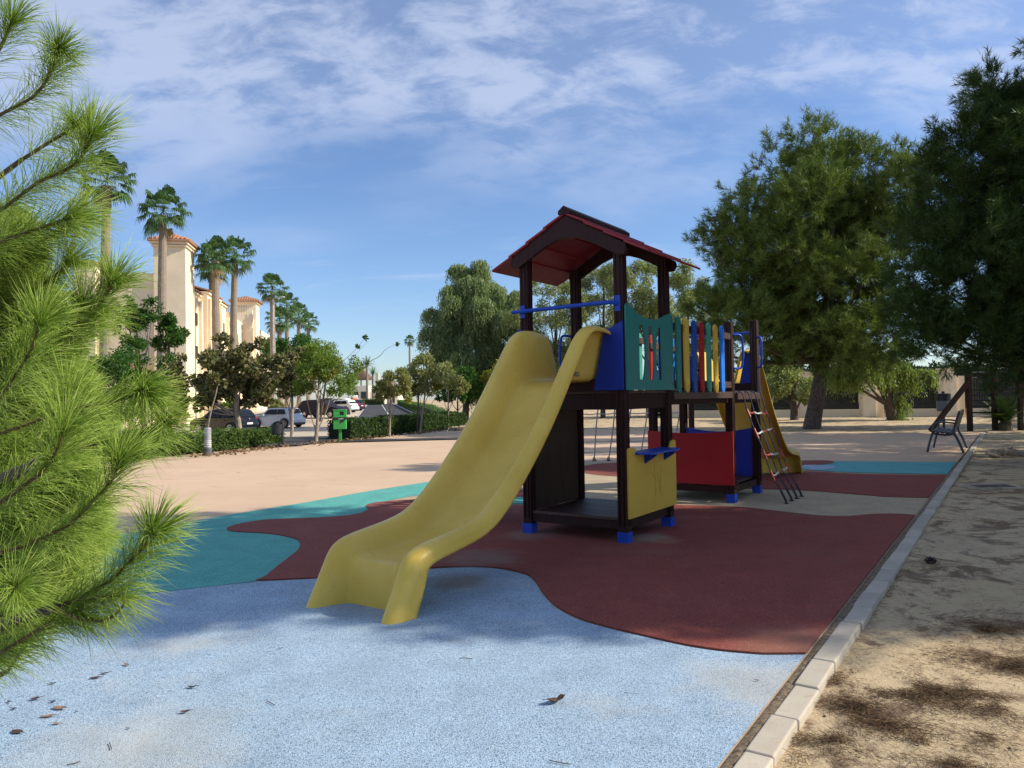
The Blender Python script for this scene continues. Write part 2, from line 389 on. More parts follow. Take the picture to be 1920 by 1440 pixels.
# dirt strip and the litter-strewn bare earth right of the kerb
def vnoise(X, Y, sc, seed):
    r = np.random.RandomState(seed); g_ = r.rand(64, 64)
    x = X * sc; y = Y * sc; xi = np.floor(x).astype(int); yi = np.floor(y).astype(int); fx = x - xi; fy = y - yi
    fx = fx * fx * (3 - 2 * fx); fy = fy * fy * (3 - 2 * fy)
    q = lambda a, b_: g_[a % 64, b_ % 64]
    return (q(xi, yi) * (1 - fx) + q(xi + 1, yi) * fx) * (1 - fy) + (q(xi, yi + 1) * (1 - fx) + q(xi + 1, yi + 1) * fx) * fy
def dirt_z(S, O):
    z = .035 * vnoise(S, O, .6, 1) + .022 * vnoise(S, O, 2.1, 2) + .010 * vnoise(S, O, 7, 3) + .005 * vnoise(S, O, 21, 4) - .055
    return z + .02 * np.exp(-((O - .18) / .06) ** 2) * vnoise(S, O, 5, 6) + np.minimum(.04, .008 * np.maximum(O - .3, 0))
so = np.concatenate([np.linspace(-3, 9, 260), np.linspace(9.1, 27, 110)]); oo = np.concatenate([np.linspace(.148, 3, 90), np.linspace(3.1, 12, 50)])
S, O = np.meshgrid(so, oo, indexing='ij'); Z = dirt_z(S, O)
P = K0[None, None, :] + S[..., None] * KD + O[..., None] * KN
V = np.concatenate([P, Z[..., None]], -1).reshape(-1, 3); a, b_ = S.shape
I = np.arange(a * b_).reshape(a, b_)
F = np.stack([I[:-1, :-1], I[1:, :-1], I[1:, 1:], I[:-1, 1:]], -1).reshape(-1, 4)
props(mesh_np('dirt', V, F, m_dirt, smooth=True), kind='structure')
m_strip = plain('soil_strip', (.30, .22, .135), .95, .5, 60, bmp=1.0, coord='Object')
so = np.linspace(-3.9, s_far, 700); oo = np.array([.002, .010, .022, .036, .047])
S, O = np.meshgrid(so, oo, indexing='ij'); Z = .003 + (.012 * vnoise(S, O, 30, 8) + .008 * vnoise(S, O, 9, 9)) * np.interp(O, [.002, .012, .03, .047], [0, .35, 1, .8])
P = K0[None, None, :] + S[..., None] * KD + O[..., None] * KN
V = np.concatenate([P, Z[..., None]], -1).reshape(-1, 3); a, b_ = S.shape; I = np.arange(a * b_).reshape(a, b_)
F = np.stack([I[:-1, :-1], I[1:, :-1], I[1:, 1:], I[:-1, 1:]], -1).reshape(-1, 4)
props(mesh_np('soil_strip', V, F, m_strip), kind='structure')

# street: follows the falling and rising ground
RD = np.array([-20.0, 109.0]); RD /= np.hypot(*RD); RN = np.array([RD[1], -RD[0]])
R0 = np.array([at(730, 780, 68)[0], 68.0])
def road(d, o): return R0 + RD * d + RN * o
def strip(name, d0, d1, o0, o1, lift, m, nd=40, no=4):
    ds = np.linspace(d0, d1, nd); os_ = np.linspace(o0, o1, no)
    V = [(*road(d, o), ground_z(*road(d, o)) + lift) for d in ds for o in os_]
    F = [(i * no + j, i * no + j + 1, (i + 1) * no + j + 1, (i + 1) * no + j) for i in range(nd - 1) for j in range(no - 1)]
    return props(mesh_np(name, V, F, m), kind='structure')
m_asph = plain('asphalt', (.075, .075, .078), .9, .25, .6, bmp=.2, coord='Object', spec=.08)
m_paint = plain('road_paint', (.62, .62, .58), .6, .2, 3)
m_bay = plain('parking_concrete', (.52, .42, .31), .9, .15, .5)
m_pave = plain('pavement_concrete', (.50, .42, .33), .9, .15, .5)
strip('road', -45, 330, -2.9, 2.9, .03, m_asph, 120, 7)
strip("parking_bay", -37, 120, -13.5, -2.9, .04, m_bay, 70, 6)
strip("pavement", -37, 120, -16.5, -13.5, .14, m_pave, 70, 4)
strip('pavement', -14, 130, 2.9, 5.0, .14, m_pave, 70, 4)
mb = MB()
V = []; F = []
def dash(d0, d1, o, wd=.07, n=8):
    ds = np.linspace(d0, d1, n); k = len(V)
    for d in ds:
        for oo_ in (o - wd, o + wd): V.append((*road(d, oo_), ground_z(*road(d, oo_)) + .05))
    for i in range(n - 1): F.append((k + 2 * i, k + 2 * i + 1, k + 2 * i + 3, k + 2 * i + 2))
dash(-40, 110, 0.0, .06, 60); dash(-30, 150, 2.6, .08, 60); dash(-30, 150, -2.8, .06, 60)
props(mesh_np('road_marking', V, F, m_paint), kind='structure')
# asphalt apron between hedge bed and parking
ap = [(-14, 22.5), (-7.4, 21.6), (-3.0, 26.0), (-4.2, 36), (-6, 48), (-14, 48)]
V = []; F = []
for i, y in enumerate(np.linspace(21.8, 47, 14)):
    for j, x in enumerate(np.linspace(0, 1, 6)):
        xl = np.interp(y, [21.8, 30, 47], [-9.5, -11.2, -14]); xr = np.interp(y, [21.8, 24, 30, 47], [-6.3, -5.8, -4.4, -6])
        X = xl + (xr - xl) * x; V.append((X, y, ground_z(X, y) + .035))
F = [(i * 6 + j, i * 6 + j + 1, (i + 1) * 6 + j + 1, (i + 1) * 6 + j) for i in range(13) for j in range(5)]
props(mesh_np('road', V, F, m_asph), kind='structure')

# ------------------------------------------------------------------ the play structure
m_wood, t, b = base_mat('dark_stained_wood')
gr = noise(t, 5, 6, .6, 'Object', (9, 9, .8), .4)
t.links.new(ramp(t, gr, [(.3, (.018, .006, .006)), (.6, (.034, .011, .010)), (.8, (.065, .024, .02))]), b.inputs['Base Color'])
b.inputs['Roughness'].default_value = .6; b.inputs['Specular IOR Level'].default_value = .22; bump(t, b, gr, .25, .004)
m_plank, t, b = base_mat('worn_dark_planks')
gr = noise(t, 5, 6, .6, 'Object', (.8, 9, 9), .4)
t.links.new(ramp(t, gr, [(.3, (.03, .014, .012)), (.7, (.085, .042, .034))]), b.inputs['Base Color'])
b.inputs['Roughness'].default_value = .5; bump(t, b, gr, .25, .004)
def painted(name, col, rough=.42, var=.10):
    m, t, b = base_mat(name)
    n = noise(t, 5, 6, .65, 'Object'); f = noise(t, 60, 4, .6, 'Object'); s_ = noise(t, 14, 8, .75, 'Object', (1, 1, 4), 1.2)
    c = ramp(t, n, [(.3, tuple(x * (1 - var) for x in col)), (.7, tuple(min(1, x * (1 + var * .6)) for x in col))])
    c = mixcol(t, smooth(t, s_, .64, .76, 0, .35), c, tuple(x * .55 + .02 for x in col))
    t.links.new(c, b.inputs['Base Color']); b.inputs['Roughness'].default_value = rough
    t.links.new(ramp(t, n, [(.3, (rough - .06,) * 3), (.7, (rough + .14,) * 3)]), b.inputs['Roughness'])
    b.inputs['Specular IOR Level'].default_value = .3; bump(t, b, f, .06, .002)
    return m
m_teal_p = painted('teal_panel', (.028, .20, .175)); m_teal_lit_p = painted('teal_slat_lit', (.06, .30, .22))  # the slat teal is the same paint, lightened as if sunlit
m_yel_p = painted('yellow_panel', (.66, .43, .06)); m_blue_p = painted('blue_panel', (.010, .035, .30))
m_blue_lit_p = painted('blue_slat_lit', (.02, .17, .62)); m_blue_shade_p = painted('blue_slat_shaded', (.012, .07, .32))  # one slat blue, split into a sunlit and a shaded copy
m_red_p = painted('red_panel', (.38, .012, .016)); m_redr = painted('red_roof', (.26, .022, .035))
m_bluem = painted('blue_steel', (.012, .06, .42), .3); m_bolt = plain('bolt_steel', (.12, .12, .13), .35, .2, 4, .9)
m_slide, t, b = base_mat('yellow_slide_plastic')
n = noise(t, 2.2, 6, .6, 'Object'); n2 = noise(t, 9, 8, .75, 'Object', (3, 1, 1), 1.0); n3 = noise(t, 90, 3, .6, 'Object')
c = ramp(t, n, [(.3, (.62, .405, .06)), (.7, (.74, .51, .10))])
c = mixcol(t, smooth(t, n2, .56, .74, 0, .6), c, (.36, .24, .06)); n4 = noise(t, 3, 8, .8, 'Object', (2, 22, 2), .3); c = mixcol(t, smooth(t, n4, .60, .70, 0, .4), c, (.42, .31, .12)); n5 = noise(t, 26, 5, .7, 'Object', (1, 1, .4), .8); c = mixcol(t, smooth(t, n5, .66, .74, 0, .6), c, (.22, .15, .06)); c = mixcol(t, smooth(t, n3, .70, .76, 0, .6), c, (.2, .15, .06))
t.links.new(c, b.inputs['Base Color']); b.inputs['Specular IOR Level'].default_value = .3
t.links.new(ramp(t, n2, [(.35, (.26,) * 3), (.7, (.50,) * 3)]), b.inputs['Roughness'])
bump(t, b, noise(t, 160, 3, .6, 'Object'), .05, .002)
m_rope = plain('blue_rope', (.03, .05, .11), .7, .4, 60, bmp=.5); m_rope_w = plain('pale_rope', (.42, .42, .42), .8, .2, 60)
m_redjoint = plain('red_plastic', (.42, .06, .05), .45, .15, 8); m_white_pl = plain('pale_plastic', (.5, .55, .52), .5, .2, 8)
m_ply, t, b = base_mat('dark_plywood')
gr = noise(t, 4, 7, .65, 'Object', (6, 6, .7), .5)
t.links.new(ramp(t, gr, [(.3, (.020, .010, .008)), (.7, (.055, .032, .025))]), b.inputs['Base Color']); b.inputs['Roughness'].default_value = .6

PS = thing('play_structure', 'wooden playground tower with red gabled roof, yellow slides, slatted bridge and rope ladder', 'play structure',
           tuple(gnd(1172, 1020)), math.radians(90 - 34.5))
# local axes: x runs from the near tower to the far one, y to the left, z up
T = .092
def post(x, y, z1, cap=True):
    mb = MB(); mb.box((x, y, (z1 + .015) / 2), (T, T, z1 - .015))
    for sx in (-1, 1):                                          # the grooves milled into each face
        pass
    p = mb.build('post', m_wood, PS, bevel=.006)
    # rounded ribs left between two milled grooves
    rb = MB()
    for sx, sy in ((-1, 0), (1, 0), (0, -1), (0, 1)):
        for k in (-.022, .022):
            rb.tube([(x + sx * T / 2 + (k if sx == 0 else 0), y + sy * T / 2 + (k if sy == 0 else 0), .16), (x + sx * T / 2 + (k if sx == 0 else 0), y + sy * T / 2 + (k if sy == 0 else 0), z1 - .03)], .007, 6)
    rb.build('rib', m_wood, p, smooth=True)
    sh = MB(); sh.box((x, y, .05), (T + .012, T + .012, .115))
    for sx, sy in ((-1, 0), (1, 0), (0, -1), (0, 1)):
        sh.lathe([(.011, 0), (.011, .006)], (x + sx * (T / 2 + .006), y + sy * (T / 2 + .006), .06), 8, 'X' if sx else 'Y')
    sh.build('post_shoe', m_bluem, p, bevel=.004)
    return p
X2, X3 = 2.92, 3.95
ZD = 1.36
for x, y in ((0, 0), (.968, 0), (0, 1.0), (.968, 1.0)): post(x, y, 2.66)
for x, y, h in ((X2, 0, 2.18), (X3, 0, 2.28), (X2, 1.0, 1.33), (X3, 1.0, 2.24)): post(x, y, h)

# decks and beams
def plank_floor(x0, x1, y0, y1, z, n, name='deck'):
    mb = MB(); wd = (x1 - x0) / n
    for i in range(n):
        mb.box((x0 + wd * (i + .5), (y0 + y1) / 2, z - .014 + random.uniform(-.001, .001)), (wd - .008, y1 - y0, .028))
    return mb.build(name, m_plank, PS, bevel=.003)
def frame_beams(x0, x1, y0, y1, z0, z1, th=.04, name='deck_beam'):
    mb = MB(); zc, h = (z0 + z1) / 2, z1 - z0
    mb.box(((x0 + x1) / 2, y0, zc), (x1 - x0 - T, th, h)); mb.box(((x0 + x1) / 2, y1, zc), (x1 - x0 - T, th, h))
    mb.box((x0, (y0 + y1) / 2, zc), (th, y1 - y0 - T, h)); mb.box((x1, (y0 + y1) / 2, zc), (th, y1 - y0 - T, h))
    mb.box(((x0 + x1) / 2, (y0 + y1) / 2, zc), (x1 - x0 - th, th, h * .9))
    return mb.build(name, m_wood, PS, bevel=.004)
plank_floor(.0, .968, -.03, 1.03, ZD - .004, 9); frame_beams(0, .968, 0, 1.0, 1.185, ZD - .036)
plank_floor(-.03, .99, .05, .95, .232, 12, 'floor'); frame_beams(0, .968, 0, 1.0, .125, .202, name='floor_beam')
plank_floor(X2, X3, -.0, 1.03, ZD - .012, 9); frame_beams(X2, X3, 0, 1.0, 1.20, ZD - .045)
plank_floor(X2, X3, .05, .95, .225, 10, 'floor'); frame_beams(X2, X3, 0, 1.0, .115, .195, name='floor_beam')
mb = MB(); mb.box(((X2 + X3) / 2, -.062, 1.285), (X3 - X2 - .12, .034, .085)); mb.build('deck_beam', m_plank, PS, bevel=.004)
mb = MB()
for y in (-.04, 1.04): mb.box((1.945, y, 1.30), (1.80, .045, .075)); 
mb.build('bridge_beam', m_plank, PS, bevel=.004)
mb = MB()
for y in (0.03, .97): mb.box((1.945, y, 1.235), (1.84, .06, .05))
mb.build('bridge_beam', m_wood, PS, bevel=.004)
plank_floor(1.03, 2.86, .05, .95, ZD - .004, 18, 'bridge_deck')

# bridge slats: seven per side, rounded ends
def capsule(wd, h, n=8, bow=0.0):
    r = wd / 2; P = []
    for k in range(n + 1):
        a = PI * k / n; P.append((r * math.cos(a), h / 2 - r + r * math.sin(a)))
    for k in range(n + 1):
        a = PI + PI * k / n; P.append((r * math.cos(a), -h / 2 + r + r * math.sin(a)))
    return P
slat_m = [m_teal_p, m_yel_p, m_blue_shade_p, m_red_p, m_teal_lit_p, m_yel_p, m_blue_lit_p]
mb0 = MB(); mb0.prism(capsule(.115, .775), (0, 0, 0), (1, 0, 0), (0, 0, 1), .022)
for side, y in ((0, -.068), (1, 1.046 + .044)):
    for k in range(7):
        x = 1.175 + k * .221
        mb = MB(); mb.prism(capsule(.115, .775), (x, y + .022, 1.715 + .004 * math.sin(k * 2.1)), (1, 0, 0), (0, 0, 1), .022)
        for zz in (-.32, .30):
            for dx in (-.022, .022): mb.lathe([(.007, 0), (.007, .004)], (x + dx, y - .004 if side == 0 else y + .022, 1.715 + zz + dx), 6, 'Y')
        s_ = mb.build('slat', slat_m[k], PS, bevel=.004)
        if k in (1, 5): s_['label'] = 'yellow bridge slat'
        elif k in (2, 6): s_['label'] = 'blue bridge slat'
        elif k == 3: s_['label'] = 'red bridge slat'
        else: s_['label'] = 'green bridge slat'
for k, (x, mm, lab) in enumerate(((2.72, m_teal_lit_p, 'green slat on the far tower side'), (3.09, m_red_p, 'red slat on the far tower side'), (3.37, m_blue_lit_p, 'blue slat on the far tower side'), (3.58, m_yel_p, 'yellow slat on the far tower side'), (3.80, m_blue_lit_p, 'blue slat on the far tower side'))):
    mb = MB(); mb.prism(capsule(.115, .775), (x, 1.09, 1.715), (1, 0, 0), (0, 0, 1), .022); mb.build('slat', mm, PS, bevel=.004)['label'] = lab
for z in (1.42, 1.95):
    mb = MB(); mb.box((3.43, 1.044, z), (.95, .034, .075)); mb.build('side_rail', m_plank, PS, bevel=.004)
mb = MB()
for y in (-.022, 1.044):
    for z in (1.42, 2.0): mb.box((1.945, y, z), (1.86, .034, .075))
mb.build('bridge_rail', m_plank, PS, bevel=.004)

# teal panel with three slots, near tower right side; the same on its left carries the D-handles
def slot(cx, cz, h, bendx, wd=.135, n=9):
    P = []
    for k in range(n + 1):
        tt = k / n; P.append((cx + bendx * math.sin(PI * tt * 1.0) - wd / 2 * math.sin(PI * min(1, max(0.0, .12 + tt * .8))) ** .5, cz + h * (tt - .5)))
    Q = []
    for k in range(n, -1, -1):
        tt = k / n; Q.append((cx + bendx * math.sin(PI * tt) + wd / 2 * math.sin(PI * min(1, max(0, .12 + tt * .8))) ** .5, cz + h * (tt - .5)))
    return P + Q
def slotted_panel(name, m, x0, x1, z0, ztop, y, thick=.014):
    from mathutils.geometry import tessellate_polygon
    outer = [(x0, z0), (x1, z0)] + ztop
    holes = [slot(x0 + (x1 - x0) * f, z0 + .345, .50, bd) for f, bd in ((.295, .022), (.495, 0.0), (.690, -.026))]
    polys = [[Vector((a, y, b_)) for a, b_ in p] for p in [outer] + [h[::-1] for h in holes]]
    flat = [v for p in polys for v in p]; tris = tessellate_polygon(polys)
    bm = bmesh.new(); A = [bm.verts.new(v) for v in flat]; B = [bm.verts.new(v + Vector((0, thick, 0))) for v in flat]
    for tr in tris:
        bm.faces.new([A[i] for i in tr]); bm.faces.new([B[i] for i in tr[::-1]])
    k = 0
    for p in polys:
        n = len(p)
        for i in range(n): bm.faces.new((A[k + i], A[k + (i + 1) % n], B[k + (i + 1) % n], B[k + i]))
        k += n
    s = MB(); s.bm.free(); s.bm = bm
    for x in (x0 + .03, x1 - .03):
        for z in (z0 + .06, z0 + .28, z0 + .5, z0 + .67): s.lathe([(.008, 0), (.008, .005)], (x, y - .005, z), 6, 'Y')
    return s.build(name, m, PS)
x0, x1 = -.045, 1.01
ztop = [(float(a), float(b_)) for a, b_ in catmull([(x1, 2.06), (x1 - .02, 2.095), (x1 - .06, 2.108), (x1 - .13, 2.098), (.66, 2.035), (.45, 2.018), (.25, 2.035), (.10, 2.085), (.01, 2.125), (x0 + .02, 2.12), (x0, 2.10)], 4)]
slotted_panel('slotted_panel', m_teal_p, x0, x1, 1.358, ztop, -.072)
mb = MB(); mb.box((-.02 + .99, -.060, 2.0), (.03, .02, .10)); mb.build('panel_batten', m_plank, PS)
# low yellow panel with its blue counter
zt = [(1.03, .84), (1.02, .862), (.98, .866), (.93, .855), (.90, .81), (.88, .775), (.16, .775), (.13, .80), (.10, .838), (.06, .846), (-.02, .846), (-.035, .83)]
mb = MB(); mb.prism([(-.035, .226), (1.03, .226)] + zt, (0, -.048, 0), (1, 0, 0), (0, 0, 1), .022)
for x in (.0, 1.0):
    for z in (.29, .45, .62, .76): mb.lathe([(.009, 0), (.009, .005)], (x, -.075, z), 8, 'Y')
# scratched marks left on the panel
pan = mb.build('counter_panel', m_yel_p, PS, bevel=.004); pan['label'] = 'low yellow panel with scratches'
scr = MB()
for a, b_, c_, d_ in ((.42, .60, .56, .50), (.50, .66, .52, .36), (.56, .58, .66, .36), (.66, .6, .6, .38), (.38, .52, .5, .56), (.5, .42, .62, .44)):
    scr.beam((a, -.0722, b_), (c_, -.0722, d_), .0022, .0012, (0, 1, 0))
scr.build('scratch', plain('scratch', (.47, .32, .05), .6), pan)
mb = MB(); mb.prism([(.12, -.22), (.76, -.22), (.84, -.15), (.86, -.05), (.86, .02), (.12, .02), (.08, -.09)], (0, 0, .781), (1, 0, 0), (0, 1, 0), .02)
cn = mb.build('counter', m_bluem, PS, bevel=.004)
for x in (.28, .72):
    mb = MB(); mb.prism([(0, 0), (.11, 0), (.11, .02), (.0, .09)], (x, -.072, .779), (0, -1, 0), (0, 0, -1), .04); mb.build('bracket', m_blue_p, cn)
# dark plywood side below the deck, left
mb = MB(); mb.box((.484, .985, .70), (.86, .02, .95))
for x in (.12, .84):
    for z in (.3, 1.0): mb.lathe([(.012, 0), (.012, .006)], (x, .969, z), 8, 'Y')
mb.build('side_panel', m_ply, PS, bevel=.003)
# blue wings beside the slide mouth
for s in (0, 1):
    P = [(-.047, 1.358), (.245, 1.358), (.135, 1.885), (-.047, 1.965)]
    if s: P = [(1.0 - a, z) for a, z in P][::-1]
    mb = MB(); mb.prism(P, (-.050, 0, 0), (0, 1, 0), (0, 0, 1), -.02)
    mb.lathe([(.008, 0), (.008, .004)], (-.074, .02 if not s else .98, 1.43), 6, 'X'); mb.lathe([(.008, 0), (.008, .004)], (-.074, .02 if not s else .98, 1.80), 6, 'X')
    mb.build('mouth_panel', m_blue_p, PS, bevel=.003)
    P = [(-.047, 1.345), (.245, 1.345), (.135, 1.865), (-.047, 1.945)]
    if s: P = [(1.0 - a, z) for a, z in P][::-1]
    mb = MB(); mb.prism(P, (X3 + .050, 0, 0), (0, 1, 0), (0, 0, 1), .02); mb.build('mouth_panel', m_blue_p, PS, bevel=.003)
# blue grab bar across each slide mouth
def grab_bar(x, sgn):
    mb = MB(); xx = x - sgn * .055
    pts = [(xx, .0, 2.125), (xx - sgn * .06, .03, 2.128), (xx - sgn * .085, .10, 2.128), (xx - sgn * .075, .5, 2.126), (xx - sgn * .06, .95, 2.124), (xx - sgn * .055, 1.085, 2.123)]
    pts = catmull(pts, 5); mb.tube(pts, .019, 10)
    mb.box((x - sgn * .054, 0, 2.125), (.02, .05, .14)); mb.box((x - sgn * .054, 1.0, 2.125), (.03, .05, .12))
    return mb.build('grab_bar', m_bluem, PS, smooth=False)
grab_bar(0, 1); grab_bar(X3, -1)
# D-handles
def d_handle(p, q, outv, r=.014, d=.11):
    p, q, o = Vector(p), Vector(q), Vector(outv).normalized() * d
    pts = [p, p + o * .75, p * .86 + q * .14 + o, p * .5 + q * .5 + o * 1.08, p * .14 + q * .86 + o, q + o * .75, q]
    mb = MB(); mb.tube(catmull(pts, 5), r, 8); return mb.build('grab_handle', m_bluem, PS, smooth=True)
d_handle((X2, -.048, 2.02), (X2, -.048, 1.62), (.75, -.6, 0), d=.13); d_handle((X3 - .03, -.048, 2.05), (X3 - .03, -.048, 1.66), (-.75, -.6, 0), d=.13)
d_handle((.048, 1.04, 1.96), (.048, 1.04, 1.60), (1, .25, 0), d=.16); d_handle((.92, 1.04, 1.95), (.92, 1.04, 1.55), (-1, .25, 0), d=.16)
# red front and blue back of the far tower, low
zc = lambda y0, y1, a, dip: [(y0 + (y1 - y0) * k / 8, a - dip * math.sin(PI * k / 8)) for k in range(9)]
mb = MB(); mb.prism([(1.05, .215), (-.05, .215)] + zc(-.05, 1.05, .862, .028), (X2 - .050, 0, 0), (0, 1, 0), (0, 0, 1), -.02)
for z in (.28, .5, .8): mb.lathe([(.008, 0), (.008, .004)], (X2 - .074, .0, z), 6, 'X')
mb.build('low_panel', m_red_p, PS, bevel=.003)['label'] = 'low red panel'
mb = MB(); mb.prism([(.96, .215), (.04, .215)] + zc(.04, .96, .862, .055), (X3 - .03, 0, 0), (0, 1, 0), (0, 0, 1), .02)
mb.build('low_panel', m_blue_p, PS, bevel=.003)['label'] = 'low blue panel'

mb = MB(); mb.box((-.035, .5, 1.405), (.03, .90, .105)); mb.build('threshold_board', m_wood, PS, bevel=.003)
mb = MB(); mb.box((X3 + .035, .5, 1.40), (.03, .90, .105)); mb.build('threshold_board', m_wood, PS, bevel=.003)
# gabled roof
RZ, EZ, HALF = 2.985, 2.545, .79
sl_ = (RZ - EZ) / HALF
rf = MB(); rf.box((.5, .5, RZ + .028), (1.27, .075, .06)); 
rf.bm.free(); rf = MB()
rf.prism([(-.06, -.035), (.06, -.035), (.06, .0), (0, .045), (-.06, .0)], (-.12, .5, RZ + .028), (0, 1, 0), (0, 0, 1), 1.27)
roof = rf.build('roof', m_wood, PS, bevel=.004); roof['label'] = 'gabled roof of red boards on dark beams'
for s in (-1, 1):
    mb = MB()
    n = 4; wd = HALF / n
    for k in range(n):
        h0, h1 = k * wd, (k + 1) * wd + .035
        zA, zB = RZ - sl_ * h0 + .004 , RZ - sl_ * h1 + .022
        mb.prism([(h0, zA - .011), (h1, zB - .011), (h1, zB + .011), (h0, zA + .011)], (-.11, .5, 0), (0, s, 0), (0, 0, 1), 1.24 * s)
    mb.build('roof_board', m_redr, roof, bevel=.003)
def barge(x):
    def top(h): return RZ - sl_ * h - .012
    P = []
    hs = np.linspace(-.60, .60, 13)
    for h in hs: P.append((.5 + h, top(abs(h))))
    low = [(.615, top(.60) - .05), (.585, top(.585) - .105), (.53, top(.53) - .135), (.46, top(.46) - .135), (.36, top(.36) - .135), (.22, top(.22) - .14), (.10, top(.10) - .165), (0, top(0) - .21)]
    L = [(.5 + a, z) for a, z in low] + [(.5 - a, z) for a, z in low[::-1][1:]]
    mb = MB(); mb.prism(P + L, (x, 0, 0), (0, 1, 0), (0, 0, 1), .045)
    mb.build('barge_board', m_wood, roof, bevel=.004)
barge(-.092); barge(.968 + .048)

# the slides
ST = [((.03, 1.885), (.03, 1.46), .05), ((-.16, 1.918), (-.2, 1.46), .05), ((-.33, 1.922), (-.38, 1.458), .05), ((-.44, 1.90), (-.53, 1.445), .05), ((-.55, 1.822), (-.66, 1.39), .055),
      ((-.68, 1.665), (-.81, 1.275), .06), ((-.86, 1.455), (-1.0, 1.10), .07), ((-1.03, 1.255), (-1.16, .96), .075), ((-1.27, 1.0), (-1.36, .80), .08), ((-1.57, .738), (-1.63, .59), .09),
      ((-1.83, .540), (-1.88, .415), .10), ((-2.02, .468), (-2.07, .355), .10), ((-2.35, .432), (-2.36, .318), .105), ((-2.55, .408), (-2.555, .300), .11), ((-2.65, .358), (-2.60, .290), .13), ((-2.71, .26), (-2.618, .235), .15),
      ((-2.79, .125), (-2.635, .09), .165), ((-2.885, -.03), (-2.645, -.03), .18)]
def slide_mesh():
    rim = np.array([s[0] for s in ST]); bed = np.array([s[1] for s in ST]); bed[5:13] += np.array([.018, -.030]); bed[5:12] += np.array([[.022, -.034]]) * np.array([.5, 1, 1.2, 1.2, 1.1, .8, .4])[:, None]; off = np.array([s[2] for s in ST])
    tg = np.gradient(rim, axis=0); tg /= np.linalg.norm(tg, axis=1)[:, None]
    nrm = np.stack([-tg[:, 1], tg[:, 0]], 1); nrm *= np.sign(nrm[:, :1] + 1e-9); nrm[:3] = [0, -1]     # backwards and down
    nrm[3] = [.25, -.97]
    bm = bmesh.new(); rows = []
    for i in range(len(ST)):
        f1 = rim[i] + nrm[i] * off[i] * 1.0; f0 = rim[i] + nrm[i] * off[i] * .35
        half = [(f1, .062), (f0, .072), (rim[i] + nrm[i] * .006, .105), (rim[i], .150), (rim[i] * .96 + bed[i] * .04, .180), (rim[i] * .74 + bed[i] * .26, .206), (rim[i] * .36 + bed[i] * .64, .240), (bed[i] + (rim[i] - bed[i]) * .09, .268), (bed[i] - np.array([0, .002]), .288), (bed[i] - np.array([0, .012]), .33), (bed[i] - np.array([0, .016]), .42)]
        row = [bm.verts.new((p[0], v, p[1])) for p, v in half] + [bm.verts.new((p[0], .94 - v, p[1])) for p, v in half[::-1]]
        rows.append(row)
    for A, B in zip(rows, rows[1:]):
        for k in range(len(A) - 1): bm.faces.new((A[k], A[k + 1], B[k + 1], B[k]))
    bmesh.ops.recalc_face_normals(bm, faces=bm.faces)
    me = bpy.data.meshes.new('slide'); bm.to_mesh(me); bm.free(); me.materials.append(m_slide)
    for p in me.polygons: p.use_smooth = True
    return me
sm = slide_mesh()
def put_slide(label):
    o = link('slide', sm, PS); o['label'] = label
    a = o.modifiers.new('sub', 'SUBSURF'); a.levels = a.render_levels = 2
    b_ = o.modifiers.new('solid', 'SOLIDIFY'); b_.thickness = .012; b_.offset = -1
    return o
s1 = put_slide('near yellow slide')
s2 = put_slide('far yellow slide'); s2.rotation_euler = (0, 0, PI); s2.location = (X3, .94, 0)
# the maker's lettering on the outside of the slide wall
fc = bpy.data.curves.new('lettering', 'FONT'); fc.body = 'jolas'; fc.size = .085; fc.extrude = .001; fc.align_x = 'CENTER'
fo = bpy.data.objects.new('lettering', fc); C.objects.link(fo)
bpy.context.view_layer.update()
me = bpy.data.meshes.new_from_object(fo.evaluated_get(bpy.context.evaluated_depsgraph_get())); bpy.data.objects.remove(fo)
me.materials.clear(); me.materials.append(plain('blue_print', (.03, .06, .13), .5))
lt = link('lettering', me, s1); lt.location = (-.435, .226, 1.48); lt.rotation_euler = (PI / 2, 0, 0)
mb = MB(); mb.beam((-.47, .196, 1.60), (-.465, .196, 1.665), .016, .002, (0, 1, 0)); mb.beam((-.50, .196, 1.65), (-.465, .196, 1.668), .012, .002, (0, 1, 0)); mb.build('lettering', me.materials[0], s1)

# rope ladder on the far tower
lad = None
xs_t = (X2 + .12, X2 + .37, X2 + .63, X2 + .88); xs_b = (3.11, 3.36, 3.60, 3.83)
lines = []
for a, b_ in zip(xs_t, xs_b):
    P = [(a, -.06, 1.335), (a, -.10, 1.33), (a, -.125, 1.28), (a * .8 + b_ * .2, -.20, 1.0), (a * .5 + b_ * .5, -.32, .68), (a * .2 + b_ * .8, -.43, .34), (b_, -.555, .10), (b_, -.585, .015)]
    lines.append([np.array(p) for p in catmull(P, 6)])
mb = MB()
for L in lines: mb.tube(L, .0085, 6)
lad = mb.build('rope_ladder', m_rope, PS, smooth=True)
m_sleeve = plain('black_rubber_sleeve', (.02, .02, .022), .5)
for L in lines:
    mb = MB(); mb.tube([L[-9], L[-4], L[-1]], .014, 8); mb.lathe([(.03, 0), (.03, .006)], (L[-1][0], L[-1][1], .008), 10); mb.build('rope_anchor', m_sleeve, lad)
def on_line(L, z):
    for p, q in zip(L, L[1:]):
        if p[2] >= z >= q[2]: f = (p[2] - z) / max(1e-6, p[2] - q[2]); return p + (q - p) * f
